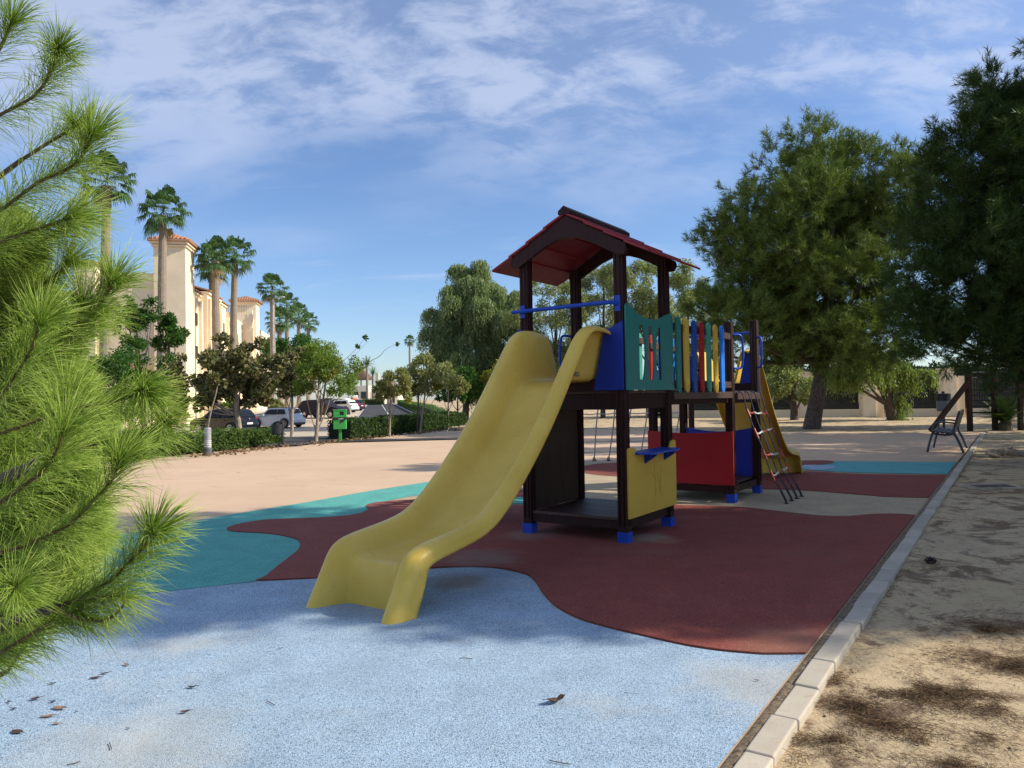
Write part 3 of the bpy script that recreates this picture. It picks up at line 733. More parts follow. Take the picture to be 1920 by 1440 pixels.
for lev, z in enumerate((1.09, .83, .58, .33)):
    Q = [on_line(L, z + .012 * k * (1 if lev % 2 else -1)) for k, L in enumerate(lines)]
    for k in range(3):
        mid = (Q[k] + Q[k + 1]) / 2 - np.array([0, 0, .012])
        mb = MB(); mb.tube([Q[k], mid, Q[k + 1]], .010, 6); mb.build('rung', m_white_pl if (k + lev) % 2 else m_redjoint, lad)
    for q in (Q[0], Q[3]):
        mb = MB(); mb.tube([q + np.array([0, .025, .06]), q - np.array([0, .025, .06])], .013, 8); mb.build('rope_joint', m_redjoint, lad)
    for q in Q[1:3]:
        mb = MB(); mb.lathe([(.016, -.014), (.016, .014)], tuple(q), 8); mb.build('rope_joint', m_white_pl, lad)

# climbing ramp up to the near tower's left side
mb = MB()
for x in (.10, .86): mb.beam((x, 1.06, 1.27), (x, 2.42, .02), .05, .09)
rp = mb.build('climbing_ramp', m_wood, PS)
mb = MB()
for k in range(9):
    f = (k + .5) / 9; mb.beam((.12, 1.08 + 1.32 * f, 1.29 - 1.22 * f), (.84, 1.08 + 1.32 * f, 1.29 - 1.22 * f), .135, .022, (0, .68, .74))
mb.build('ramp_plank', m_plank, rp)
for x in (.10, .86):
    mb = MB(); mb.box((x, 2.40, .06), (.07, .12, .12)); mb.build('post_shoe', m_bluem, rp)

# a net climber stands apart behind the tower
nl, nr = np.array([1.10, 14.05]), np.array([3.35, 14.0])
NC = thing('net_climber', 'low wooden climbing frame with pale knotted rope net behind the tower', 'climbing net', (2.2, 14.1, 0))
off = np.array([2.2, 14.1, 0])
mb = MB()
for p in (nl, nr):
    mb = MB(); mb.beam(np.array([*p, 0]) - off, np.array([*p, 1.30]) - off, .09, .09, (1, 0, 0)); mb.build('frame_post', m_wood, NC)
mb = MB(); mb.beam(np.array([*nl, 1.245]) - off, np.array([*nr, 1.245]) - off, .08, .09); mb.build('top_beam', m_wood, NC)
mb = MB()
gx = np.linspace(1.32, 3.2, 7); gz = (1.2, .98, .70, .42, .20, .01)
pt = lambda i, k: np.array([gx[i] + .01 * math.sin(3 * i + k), 14.1 + 1.1 * (1 - gz[k] / 1.2), gz[k]]) - off
for i in range(7): mb.tube([pt(i, k) for k in range(6)], .013, 6)
for k in range(1, 6):
    for i in range(6): mb.tube([pt(i, k), (pt(i, k) + pt(i + 1, k)) / 2 - np.array([0, 0, .012]), pt(i + 1, k)], .010, 6)
net = mb.build('net', m_rope_w, NC)
for i in range(7):
    for k in range(1, 5):
        mb = MB(); mb.lathe([(.008, -.024), (.024, -.012), (.024, .012), (.008, .024)], tuple(pt(i, k)), 8); mb.build('knot', m_white_pl, net)
m_rust = plain('rusty_anchor', (.14, .06, .045), .8)
for i in range(7):
    mb = MB(); mb.lathe([(.04, -.01), (.03, .04), (.014, .08)], tuple(pt(i, 5)), 8); mb.build('ground_anchor', m_rust, net)

# ------------------------------------------------------------------ plants
m_pine_near = leafmat('pine_needles_near', [(.19, .285, .04), (.29, .41, .065), (.40, .51, .11), (.52, .58, .20)], .40, .33)
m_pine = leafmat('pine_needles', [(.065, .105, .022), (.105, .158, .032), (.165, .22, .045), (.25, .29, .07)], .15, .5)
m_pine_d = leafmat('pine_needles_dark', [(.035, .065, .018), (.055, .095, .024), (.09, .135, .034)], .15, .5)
m_mag = leafmat('brown_green_leaves', [(.06, .08, .028), (.10, .12, .04), (.16, .155, .065), (.26, .21, .11), (.12, .13, .05)], .2, .4)
m_jac = leafmat('bright_green_leaves', [(.075, .135, .022), (.12, .195, .035), (.17, .25, .05), (.24, .29, .06)], .35, .5)
m_jacd = leafmat('deep_green_leaves', [(.025, .075, .016), (.05, .12, .025), (.075, .15, .03)], .35, .5)
m_yel_l = leafmat('yellow_green_leaves', [(.14, .17, .03), (.26, .25, .04), (.36, .30, .05)], .4, .5)
m_grey_l = leafmat('grey_green_leaves', [(.16, .185, .07), (.25, .265, .11), (.36, .35, .16), (.20, .23, .09)], .3, .5)
m_wil = leafmat('willowy_leaves', [(.11, .155, .06), (.17, .225, .095), (.24, .295, .135), (.32, .36, .19)], .35, .5)
m_oli = leafmat('olive_leaves', [(.13, .16, .06), (.20, .23, .09), (.27, .29, .13), (.33, .32, .17)], .35, .5)
m_hedge = leafmat('hedge_leaves', [(.045, .08, .02), (.08, .135, .032), (.13, .19, .055)], .25, .45)
m_hedge_d = leafmat('dark_hedge_leaves', [(.025, .05, .014), (.05, .09, .022), (.085, .13, .038)], .25, .5)
m_hedge_b = leafmat('light_hedge_leaves', [(.05, .12, .02), (.08, .17, .03), (.12, .21, .05)], .3, .45)
m_palm = leafmat('palm_leaves', [(.04, .09, .036), (.07, .14, .052), (.13, .20, .085)], .25, .4)
m_palm_dry = leafmat('dry_palm_leaves', [(.20, .14, .07), (.28, .21, .11)], .2, .7)
m_ltg = leafmat('pale_green_leaves', [(.10, .145, .04), (.17, .225, .06), (.26, .30, .09)], .3, .5)
m_dark_l = leafmat('dark_shrub_leaves', [(.02, .04, .014), (.035, .06, .02), (.06, .09, .03)], .2, .5)
m_bark = barkmat('grey_brown_bark', (.055, .042, .034), (.16, .125, .10))
m_bark_p = barkmat('pine_bark', (.05, .036, .030), (.15, .105, .085), (8, 8, 3))
m_bark_l = barkmat('pale_bark', (.20, .16, .12), (.40, .33, .25), (10, 10, 3), .5)
m_bark_palm = barkmat('palm_bark', (.14, .105, .075), (.36, .29, .22), (7, 7, 16), 1.0)
m_twig = barkmat('pine_twig', (.12, .07, .035), (.30, .19, .10), (30, 30, 60), .8)

def frames(D):
    D = D / (np.linalg.norm(D, axis=1)[:, None] + 1e-9)
    ref = np.where(np.abs(D[:, 2:3]) < .9, np.array([[0, 0, 1.]]), np.array([[1., 0, 0]]))
    A = np.cross(D, ref); A /= np.linalg.norm(A, axis=1)[:, None]
    return D, A, np.cross(D, A)
def leaf_quads(P, D, L, Wd, rng, fold=True):
    """rhombus leaves from base P along D"""
    D, A, B = frames(D); n = len(P)
    th = rng.rand(n) * 2 * PI; S = A * np.cos(th)[:, None] + B * np.sin(th)[:, None]
    L = np.broadcast_to(L, n)[:, None]; Wd = np.broadcast_to(Wd, n)[:, None]
    V = np.stack([P, P + D * L * .45 + S * Wd, P + D * L, P + D * L * .45 - S * Wd], 1).reshape(-1, 3)
    return V, np.arange(n * 4).reshape(n, 4)
def needle_tris(P, D, L, Wd, rng):
    D, A, B = frames(D); n = len(P)
    th = rng.rand(n) * 2 * PI; S = A * np.cos(th)[:, None] + B * np.sin(th)[:, None]
    L = np.broadcast_to(L, n)[:, None]; Wd = np.broadcast_to(Wd, n)[:, None]
    V = np.stack([P - S * Wd, P + S * Wd, P + D * L], 1).reshape(-1, 3)
    return V, np.arange(n * 3).reshape(n, 3)
def sph(n, rng):
    v = rng.normal(size=(n, 3)); return v / np.linalg.norm(v, axis=1)[:, None]
def clump_pts(cl, n, rng, inner=.45, upbias=0.0):
    """points through overlapping clumps: cl rows cx cy cz rx ry rz"""
    cl = np.asarray(cl, float); wt = (cl[:, 3] * cl[:, 4] * cl[:, 5]) ** (2 / 3.); idx = rng.choice(len(cl), n, p=wt / wt.sum())
    d = sph(n, rng); d[:, 2] = np.where((d[:, 2] < 0) & (rng.rand(n) < upbias), -d[:, 2], d[:, 2])
    r = inner + (1 - inner) * rng.rand(n) ** .6
    r *= 1 + .22 * np.sin(7 * d[:, 0] + 3 * idx) * np.sin(6 * d[:, 1] + idx) * np.sin(5 * d[:, 2] + 2 * idx)
    return cl[idx, :3] + d * r[:, None] * cl[idx, 3:6], d
def sub_clumps(cl, k, rng, f=(.28, .48), spread=.85):
    """break each clump into smaller ones around its skin for an uneven outline"""
    o = []
    for c in cl:
        c = np.asarray(c, float)
        for d in sph(k, rng):
            r = rng.uniform(*f); o.append([*(c[:3] + d * c[3:6] * spread * rng.uniform(.55, 1.0)), *(c[3:6] * r)])
    return o
def limbs(parent, base, cl, m, rng, r0=.06, name='trunk', top=None, lean=None, nmax=30, n=8, lo=.35):
    """tapered trunk with limbs running to the clumps"""
    mb = MB(); base = np.asarray(base, float); top = np.asarray(top, float)
    mid = base * .5 + top * .5 + (np.zeros(3) if lean is None else np.asarray(lean))
    tr = catmull([base - np.array([0, 0, .15]), base + (mid - base) * .1 , mid, top], 5)
    k = len(tr); rad = [r0 * (1.35 if i == 0 else (1.15 if i < 3 else 1)) * (1 - .72 * i / (k - 1)) for i in range(k)]
    mb.tube(tr, rad, n + 2)
    sel = cl if len(cl) <= nmax else [cl[i] for i in rng.choice(len(cl), nmax, replace=False)]
    for c in sel:
        c = np.asarray(c[:3]); i = int(np.clip(np.interp(c[2] - .35 * abs(c[2] - base[2]), [base[2], top[2]], [0, 1]) * (k - 1), k * lo, k - 2))
        p = np.asarray(tr[i]); q = p * .5 + c * .5 + np.array([0, 0, -.06 * np.linalg.norm(c - p)]) + rng.normal(size=3) * .04 * np.linalg.norm(c - p)
        ra = rad[i] * .5; mb.tube(catmull([p, q, c], 4), list(np.linspace(ra, ra * .2, 9)), 5)
    return mb.build(name, m, parent, smooth=True)
def pine_crown(parent, cl, m, rng, n, blades=10, L=.22, wd=.008, ksub=6):
    sub = sub_clumps(cl, ksub, rng, (.30, .5), .95) + [list(c[:3]) + [x * .7 for x in c[3:6]] for c in cl]
    nb = n // 11; P, d = clump_pts(sub, nb, rng, .45, .45)
    d = d + np.array([0, 0, .5]) + rng.normal(size=d.shape) * .35; d /= np.linalg.norm(d, axis=1)[:, None]
    # branchlets, each with a bunch of tufts towards its end
    P = np.repeat(P, 11, 0) + np.repeat(d, 11, 0) * (rng.uniform(.1, 1, (nb * 11, 1)) ** .7 * L * 2.3) + sph(nb * 11, rng) * L * .32
    d = np.repeat(d, 11, 0) * .8 + sph(nb * 11, rng) * .55; d /= np.linalg.norm(d, axis=1)[:, None]; n = nb * 11
    # each tuft is a short spray of needles along a twig end
    P2 = np.repeat(P, blades, 0) + np.repeat(d, blades, 0) * (rng.rand(n * blades, 1) * L * .9)
    D2 = np.repeat(d, blades, 0) * .9 + sph(n * blades, rng) * .75
    V, F = needle_tris(P2, D2, L * rng.uniform(.6, 1.1, n * blades), wd, rng)
    return mesh_np('crown', V, F, m, parent)
def leafy_crown(parent, cl, m, rng, n, L=.12, wd=.04, ksub=6, droop=0.0, name='crown', inner=.2, f=(.3, .5)):
    sub = sub_clumps(cl, ksub, rng, f, .95) if ksub else cl
    P, d = clump_pts(sub, n, rng, inner)
    D = sph(n, rng) * .8 + d * .5 + np.array([0, 0, -droop])
    V, F = leaf_quads(P, D, L * rng.uniform(.6, 1.2, n), wd * rng.uniform(.7, 1.2, n), rng)
    return mesh_np(name, V, F, m, parent)
def weeping_crown(parent, cl, m, rng, ns, per=20, L=.14, wd=.018, hang=(.7, 2.0), ksub=5):
    sub = sub_clumps(cl, ksub, rng, (.3, .45), .95)
    P, d = clump_pts(sub, ns, rng, .35, .6)
    hg = rng.uniform(*hang, ns) * rng.uniform(.6, 1.0, ns)
    k = np.tile(np.linspace(0, 1, per), ns); Ph = np.repeat(P, per, 0); dh = np.repeat(d, per, 0); hh = np.repeat(hg, per)
    out_ = dh * np.array([1, 1, 0]) * (.35 * (1 - (1 - k) ** 2))[:, None] * np.minimum(hh, 1.0)[:, None]
    Q = Ph + out_; Q[:, 2] += hh * (.14 * np.sin(k * PI) - k ** 1.4)
    Q += rng.normal(size=Q.shape) * .035
    D = sph(len(Q), rng) * .45 + np.array([0, 0, -.8])
    V, F = leaf_quads(Q, D, L * rng.uniform(.6, 1.2, len(Q)), wd, rng)
    return mesh_np('crown', V, F, m, parent)
def local_clumps(lst, Y, base, dy=.8, sc=1.0, seed=0):
    """clumps given by their direction and size seen from the path, set at distance Y, relative to the tree's base"""
    rng = np.random.RandomState(seed); o = []
    for c in lst:
        cx, cy, r = c[:3]; ry = (c[3] if len(c) > 3 else r)
        R_ = px(r, Y); p = at(cx, cy, Y) - np.asarray(base); p[1] += rng.uniform(-1, 1) * dy * R_ * 1.2
        o.append([*p, R_ * sc, R_ * sc * 1.1, px(ry, Y) * sc])
    return o

# --- the big pine with the leaning trunk
rng = np.random.RandomState(11)
B = gnd(1522, 803); TP = thing('pine_tree', 'tall round-crowned pine with leaning dark trunk at the paving edge', 'tree', tuple(B))
cl = local_clumps([(1545, 290, 66, 62), (1610, 335, 76), (1475, 335, 62), (1405, 425, 58), (1365, 440, 40), (1500, 420, 84), (1600, 440, 92), (1668, 372, 50), (1690, 330, 28, 40), (1360, 590, 62, 44), (1430, 560, 84), (1530, 550, 90),
                   (1625, 560, 86), (1318, 570, 38, 24), (1400, 640, 70, 44), (1490, 640, 80, 52), (1590, 640, 78, 52), (1660, 600, 70), (1560, 680, 60, 30), (1345, 655, 46, 26), (1340, 470, 20, 36), (1690, 480, 60), (1650, 470, 84), (1580, 380, 84), (1450, 490, 66), (1640, 400, 60), (1560, 330, 60), (1400, 520, 50), (1560, 620, 90, 60), (1460, 600, 70), (1380, 480, 40), (1520, 480, 90)], B[1], B, .9, 1.0, 4)
limbs(TP, (0, 0, 0), cl, m_bark_p, rng, .40, top=at(1560, 420, B[1]) - B, lean=at(1548, 640, B[1]) - B - (at(1560, 420, B[1]) - B) * .5, lo=.62)
pine_crown(TP, cl, m_pine, rng, 38000, 12, .26, .010, 7)

# --- the dark pine at the right, its trunk out of view
rng = np.random.RandomState(12)
Y = 14.0; B = np.array([10.6, 14.0, 0]); TP = thing('pine_tree', 'dark pine filling the right edge, behind the bench and above the wooden bars', 'tree', tuple(B))
cl = local_clumps([(1855, 195, 38, 52), (1905, 250, 66, 90), (1850, 310, 62), (1760, 330, 38, 36), (1800, 400, 70), (1752, 440, 44), (1900, 420, 100), (1745, 530, 52), (1730, 600, 46, 40), (1810, 540, 84), (1900, 560, 100), (1755, 630, 50, 36), (1835, 630, 70, 50), (1885, 665, 60, 36), (1800, 655, 50, 30), (1850, 480, 90), (1800, 300, 50),
                   (1930, 660, 80, 50), (1990, 240, 90), (2010, 400, 110), (2030, 560, 110), (2100, 330, 100), (2140, 480, 100), (2130, 620, 90, 60), (2050, 170, 70), (1985, 130, 40, 60)], Y, B, .9, 1.0, 5)
limbs(TP, (0, 0, 0), cl, m_bark_p, rng, .2, top=(at(2030, 300, Y) - B), lean=(.1, 0, 0), lo=.5)
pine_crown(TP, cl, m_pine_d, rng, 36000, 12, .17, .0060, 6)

# --- pines beyond the right edge of the picture: they cast the shade over the play area
def shade_pine(x, y, cl, label, seed, n=9000, L=.2, wd=.008, r=.17):
    rng = np.random.RandomState(seed)
    t_ = thing('pine_tree', label, 'tree', (x, y, 0), 0, 'pines standing along the dirt right of the kerb')
    limbs(t_, (0, 0, 0), cl, m_bark_p, rng, r, top=(0, 0, max(c[2] for c in cl)))
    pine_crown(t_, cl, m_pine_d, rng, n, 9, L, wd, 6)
shade_pine(8.9, 5.9, [(0, -.2, 3.4, 1.8, 1.9, 1.1), (-.3, .5, 4.8, 1.8, 1.8, 1.1), (0, -.6, 4.9, 1.8, 1.3, 1.1), (.2, -.4, 6.0, 1.8, 1.5, 1.1), (0, .7, 6.3, 1.8, 1.6, 1.1), (0, -.3, 7.4, 1.6, 1.4, 1.1), (0, .6, 7.6, 1.6, 1.6, 1.1), (.1, .2, 8.7, 1.5, 1.7, 1.0), (.1, .2, 9.8, 1.0, 1.2, .9), (.4, .0, 2.2, 1.6, 1.9, .7), (0, .4, 5.4, 1.8, 1.8, 1.3), (.3, -.9, 3.9, 1.4, .9, 1.2)], 'tall pine beside the kerb, nearest the photographer', 21, 42000, .22, .011)
shade_pine(11.8, 9.6, [(0, 0, 2.4, 1.5, 1.3, 1.0), (-.2, .1, 3.5, 1.4, 1.35, 1.0), (.1, 0, 4.7, 1.1, 1.1, 1.0), (0, 0, 5.6, .6, .7, .6)], 'small bushy pine between two taller pines', 22, 12000, .22, .011)
shade_pine(12.6, 5.2, [(0, 0, 3.2, 2.2, 2.0, 1.5), (0, .5, 5.2, 2.0, 1.9, 1.4), (0, 0, 7.2, 1.6, 1.5, 1.4)], 'pine in the second row behind the tall one', 23, 12000)
shade_pine(18.6, 21.6, [(0, 0, 3.0, 2.6, 2.4, 1.6), (0, .5, 5.4, 2.5, 2.3, 1.5), (0, 0, 7.4, 2.2, 2.2, 1.4), (0, 0, 9.2, 1.6, 1.6, 1.2)], 'pine behind the climbing bars at the right', 25, 12000, .26, .014)
shade_pine(23.4, 27.6, [(0, 0, 5.4, 2.7, 2.6, 1.6), (-.2, .5, 7.4, 2.5, 2.4, 1.5), (0, 0, 9.4, 2.4, 2.4, 1.4), (0, .3, 11.2, 1.7, 1.9, 1.2), (.4, 0, 3.6, 2.4, 2.4, 1.2)], 'unseen tall pine added to shade the leaning pine', 29, 16000, .3, .016, .3)  # out of view, added to darken the leaning pine's lower crown
shade_pine(16.5, 13.6, [(0, 0, 3.0, 2.2, 2.2, 1.6), (0, .5, 5.4, 2.3, 2.2, 1.5), (0, 0, 7.6, 1.9, 2.0, 1.4)], 'pine in the second row beside the bench', 26, 9000, .24, .012)
shade_pine(14.4, 8.0, [(0, 0, 2.4, 2.2, 2.0, 1.5), (-.2, .3, 4.4, 2.2, 2.2, 1.5), (0, 0, 6.2, 1.8, 1.9, 1.3)], 'low wide pine in the second row', 27, 16000, .24, .012)
shade_pine(13.9, 11.6, [(0, 0, 2.2, 1.9, 1.8, 1.4), (-.2, .3, 4.2, 1.8, 1.9, 1.3), (0, 0, 5.5, 1.4, 1.5, 1.0)], 'low pine in the second row, farther back', 28, 12000, .24, .012)
shade_pine(15.8, 17.6, [(0, 0, 3.2, 2.4, 2.4, 1.6), (0, .5, 5.4, 2.3, 2.3, 1.5), (0, 0, 7.4, 1.8, 1.9, 1.4), (0, 0, 8.8, 1.1, 1.2, .9)], 'pine beside the far corner of the paving', 24, 8000, .24, .010)

# --- green tree and low branches behind the fence side
def tree(name, label, base, cl, crown, bark, seed, r0=.08, top=None, lean=None, group=None, cat='tree', lo=.42, **kw):
    rng = np.random.RandomState(seed)
    t_ = thing(name, label, cat, tuple(base), 0, group)
    if top is None:
        zz = [c[2] for c in cl]; top = (np.mean([c[0] for c in cl]), np.mean([c[1] for c in cl]), np.mean(zz) + .25 * (max(zz) - min(zz)))
    limbs(t_, (0, 0, 0), cl, bark, rng, r0, top=top, lean=lean, lo=lo)
    kind, m, n = crown; {'leaf': leafy_crown, 'weep': weeping_crown, 'pine': pine_crown}[kind](t_, cl, m, rng, n, **kw)
    return t_
B = gnd(1674, 787); Y = B[1]
tree('leaning_tree', 'tree with bent leaning trunk and drooping light green foliage in front of the fence', B,
     local_clumps([(1700, 690, 52, 22), (1660, 690, 40, 20), (1735, 700, 36, 16), (1590, 690, 50, 24), (1560, 700, 40, 16), (1690, 745, 16, 20), (1690, 780, 20, 10), (1600, 655, 60, 30)], Y, B, .7, 1, 6),
     ('weep', m_ltg, 1900), m_bark_p, 31, .30, top=at(1590, 668, Y) - B, lean=at(1650, 722, Y) - B - (at(1590, 668, Y) - B) * .5, per=14, L=.16, wd=.028, hang=(.5, 1.2))
B = gnd(1490, 786); Y = B[1]
tree('round_tree', 'small round-headed tree with short thick trunk between slide and leaning pine', B,
     local_clumps([(1480, 715, 48, 34), (1450, 725, 34, 24), (1505, 735, 30, 24), (1470, 700, 34, 20)], Y, B, .8, 1, 7), ('leaf', m_oli, 7000), m_bark, 32, .28, top=at(1485, 720, Y) - B, L=.16, wd=.05)
# dark shrubs beyond the fence
rng = np.random.RandomState(33)
for i, (x, top_, lab) in enumerate(((1385, 668, 'dark shrub beyond the fence, behind the small round tree'), (1480, 690, 'dark shrub beyond the fence, left of the first pillar'), (1570, 672, 'dark shrub beyond the fence, behind the leaning pine trunk'),
                                    (1690, 690, 'dark shrub beyond the fence, behind the bent light green tree'), (1810, 690, 'dark shrub beyond the fence, behind the litter bin'), (1925, 670, 'dark shrub beyond the fence, behind the wooden bars'), (1290, 672, 'dark shrub beyond the fence, behind the far slide'))):
    Y = 50; B = np.array([at(x, 760, Y)[0], Y, 0])
    h = at(x, top_, Y)[2]; t_ = thing('shrub', lab, 'shrub', tuple(B), 0, 'dark shrubs beyond the fence')
    h *= 1.25; cl = [(rng.uniform(-1.8, 1.8), rng.uniform(-.5, .5), h * rng.uniform(.35, .8), 1.5, 1.2, h * .3) for _ in range(6)] + [(0, 0, h * .3, 3.0, 1.3, h * .4), (-1.2, .2, h * .25, 2.0, 1, h * .3), (1.2, .2, h * .25, 2.0, 1, h * .3)]
    limbs(t_, (0, 0, 0), cl, m_bark, rng, .08, name='stem', top=(0, 0, h * .7))
    leafy_crown(t_, cl, m_dark_l, rng, 9000, .22, .07, 5, name='foliage')

# --- the weeping pepper trees behind the tower
B = np.array([at(872, 770, 50)[0], 50, 0.])
tree('weeping_tree', 'large weeping tree with hanging grey-green foliage left of the red roof', B,
     local_clumps([(880, 508, 36, 30), (905, 530, 42, 40), (930, 555, 36, 40), (845, 610, 40, 40), (880, 625, 50, 46), (960, 620, 34, 44), (870, 545, 40, 36), (850, 580, 46, 40), (900, 600, 66, 54), (950, 575, 34, 50), (825, 620, 34, 36), (870, 660, 66, 44), (935, 660, 50, 44), (815, 680, 24, 34), (860, 715, 50, 26), (930, 720, 40, 24)], 50, B, .8, 1, 8),
     ('weep', m_wil, 17000), m_bark, 41, .3, per=10, L=.24, wd=.026, hang=(.5, 1.7))
for i, (x, top_, lab) in enumerate(((1040, 512, 'airy olive-green tree behind the slide mouth'), (1130, 474, 'airy olive-green tree seen between the roof posts'), (1215, 478, 'airy olive-green tree behind the right roof post'), (1290, 515, 'airy olive-green tree between the roof edge and the big pine'))):
    Y = 46 + 2 * (i % 2); B = np.array([at(x, 760, Y)[0], Y, 0.])
    tree('pepper_tree', lab, B, local_clumps([(x - 10, top_ + 30, 46, 36), (x + 30, top_ + 50, 44, 44), (x - 45, top_ + 80, 46, 46), (x + 5, top_ + 110, 66, 50), (x + 50, top_ + 120, 46, 46), (x - 40, top_ + 160, 56, 40), (x + 30, top_ + 180, 50, 36)], Y, B, .9, 1, 50 + i),
         ('leaf', m_oli, 19000), m_bark, 60 + i, .22, None, None, 'airy olive-green trees behind the play tower', L=.24, wd=.03, droop=.45, f=(.24, .42), inner=.1)
# shade trees standing in the dirt left of the tower, behind the hedge
for i, (x, by, top_, wd_, lab) in enumerate(((905, 786, 690, 40, 'small dark tree on the dirt, left of the slide'), (858, 790, 700, 40, 'small dark tree standing behind the hedge end'), (960, 786, 700, 44, 'small dark tree partly hidden by the slide'))):
    B = gnd(x, by); Y = B[1]
    tree('small_tree', lab, B, local_clumps([(x, top_ + 20, wd_, 24), (x - 20, top_ + 34, wd_ * .7, 22), (x + 22, top_ + 34, wd_ * .7, 22)], Y, B, .8, 1, 70 + i), ('leaf', m_jacd, 3500), m_bark, 75 + i, .09,
         None, None, 'small dark trees behind the hedge', L=.2, wd=.06)
B = gnd(917, 790); Y = B[1]
tree('yellow_tree', 'yellow-leaved young tree just left of the slide', B, local_clumps([(930, 700, 22, 22), (912, 715, 18, 18), (935, 730, 22, 18), (945, 690, 14, 18)], Y, B, .8, 1, 79), ('leaf', m_yel_l, 2600), m_bark_l, 79, .06, L=.16, wd=.04)

# --- young trees along the plaza edge
def wispy(parent, pts, m, rng, r=.012, leaf=None):
    mb = MB(); mb.tube(catmull(pts, 5), list(np.linspace(r, r * .25, (len(pts) - 1) * 5 + 1)), 5); mb.build('branch', m, parent, smooth=True)
B = gnd(592, 830); Y = B[1]
t1 = tree('young_tree', 'slender tree with yellow-green feathery leaves beside the green bin', B,
     local_clumps([(580, 700, 34, 30), (610, 690, 36, 34), (595, 665, 30, 20), (625, 720, 24, 22), (565, 720, 20, 20)], Y, B, .9, 1, 80), ('leaf', m_jac, 5200), m_bark_l, 80, .085, top=at(598, 690, Y) - B, lean=at(596, 775, Y) - B - (at(598, 690, Y) - B) * .5, L=.11, wd=.022, f=(.22, .4))
rng = np.random.RandomState(81)
leafy_crown(t1, local_clumps([(595, 705, 12), (620, 700, 10, 14), (575, 690, 9), (560, 680, 8)], Y, B, .5, 1, 82), m_yel_l, rng, 900, .11, .025, 3, name='yellow_leaves')
for tip, mid in (((688, 630), (660, 662)), ((742, 645), (722, 656)), ((690, 640), (640, 690))):
    P = [at(600, 735, Y) - B, at((600 + mid[0]) / 2, (735 + mid[1]) / 2 - 8, Y - .2) - B, at(*mid, Y - .3) - B, at(*tip, Y - .3) - B]
    if tip[0] > 700: P = [at(690, 692, Y) - B * 1.0, at(705, 672, Y - .2) - B, at(722, 656, Y - .3) - B, at(742, 645, Y - .3) - B]; P[0] = at(640, 700, Y) - B
    wispy(t1, P, m_bark, rng)
leafy_crown(t1, local_clumps([(686, 632, 6, 4), (672, 650, 5, 3), (742, 646, 5, 3)], Y, B, .3, 1, 83), m_jacd, rng, 130, .10, .025, 2, name='tip_leaves')
for i, (x, by, cls, m1, m2, lab) in enumerate((
        (730, 818, [(745, 700, 22, 18), (728, 720, 24, 20), (755, 725, 18, 20), (712, 735, 14, 14)], m_grey_l, m_yel_l, 'thin tree with sparse yellow tips, first beside the long hedge'),
        (787, 812, [(795, 690, 36, 26), (770, 710, 24, 22), (820, 700, 28, 24), (790, 730, 26, 18), (838, 715, 14, 16)], m_grey_l, m_yel_l, 'grey-green tree with a stake beside its trunk, before the long hedge'),
        (840, 801, [(842, 700, 26, 20), (825, 720, 20, 18), (860, 722, 20, 18)], m_grey_l, m_jacd, 'short tree forking low near the far end of the hedge'))):
    B = gnd(x, by); Y = B[1]
    tt = tree('young_tree', lab, B, local_clumps(cls, Y, B, .9, 1, 84 + i), ('leaf', m1, 3800), m_bark_l, 87 + i, .06, L=.16, wd=.03, f=(.25, .42))
    leafy_crown(tt, local_clumps([(c[0] + random.uniform(-12, 12), c[1] + 22, 9, 10) for c in cls[:3]], Y, B, .5, 1, 91 + i), m2, np.random.RandomState(i), 700, .13, .03, 3, name='yellow_leaves')
    if i == 1:
        mb = MB(); mb.tube([at(782, 813, Y) - B, at(785, 730, Y) - B], .035, 8); mb.build('stake', m_bark, tt)
B = gnd(452, 829); Y = B[1]
tree('leafy_tree', 'dense brown-green tree with pale trunk rising from the low hedge before the black car', B,
     local_clumps([(430, 665, 44, 34), (480, 670, 40, 36), (385, 700, 44, 36), (440, 720, 50, 34), (350, 715, 34, 34), (500, 715, 34, 34), (330, 690, 18, 24), (400, 745, 36, 20), (470, 748, 34, 18), (345, 755, 24, 16), (415, 640, 20, 16), (410, 690, 44, 34), (455, 700, 40, 34), (370, 735, 40, 26), (525, 690, 20, 24)], Y, B, .8, 1, 95),
     ('leaf', m_mag, 13000), m_bark_l, 95, .14, top=at(438, 690, Y) - B, lean=at(444, 765, Y) - B - (at(438, 690, Y) - B) * .5, lo=.6, L=.15, wd=.05, f=(.26, .46))
B = at(547, 790, 31); B[2] = ground_z(*B[:2]); Y = 31
tree('leafy_tree', 'brown-green tree with two thin stems behind the silver car', B,
     local_clumps([(545, 690, 32, 28), (515, 700, 28, 26), (570, 705, 26, 26), (540, 725, 34, 20), (555, 665, 20, 16)], Y, B, .8, 1, 96), ('leaf', m_mag, 5000), m_bark_l, 96, .10, L=.19, wd=.06)
B = gnd(388, 840); Y = B[1]
tb = thing('staked_sapling', 'thin pale leaning sapling stem right behind the metal bollard light', 'sapling', tuple(B))
mb = MB(); mb.tube(catmull([(0, 0, 0), at(389, 808, Y) - B, at(396, 770, Y) - B, at(404, 742, Y) - B, at(408, 722, Y) - B], 4), list(np.linspace(.03, .012, 17)), 7); mb.build('stem', m_bark_l, tb, smooth=True)
leafy_crown(tb, local_clumps([(405, 712, 22, 16), (395, 725, 14, 10)], Y, B, .8, 1, 97), m_mag, np.random.RandomState(97), 700, .13, .045, 3)
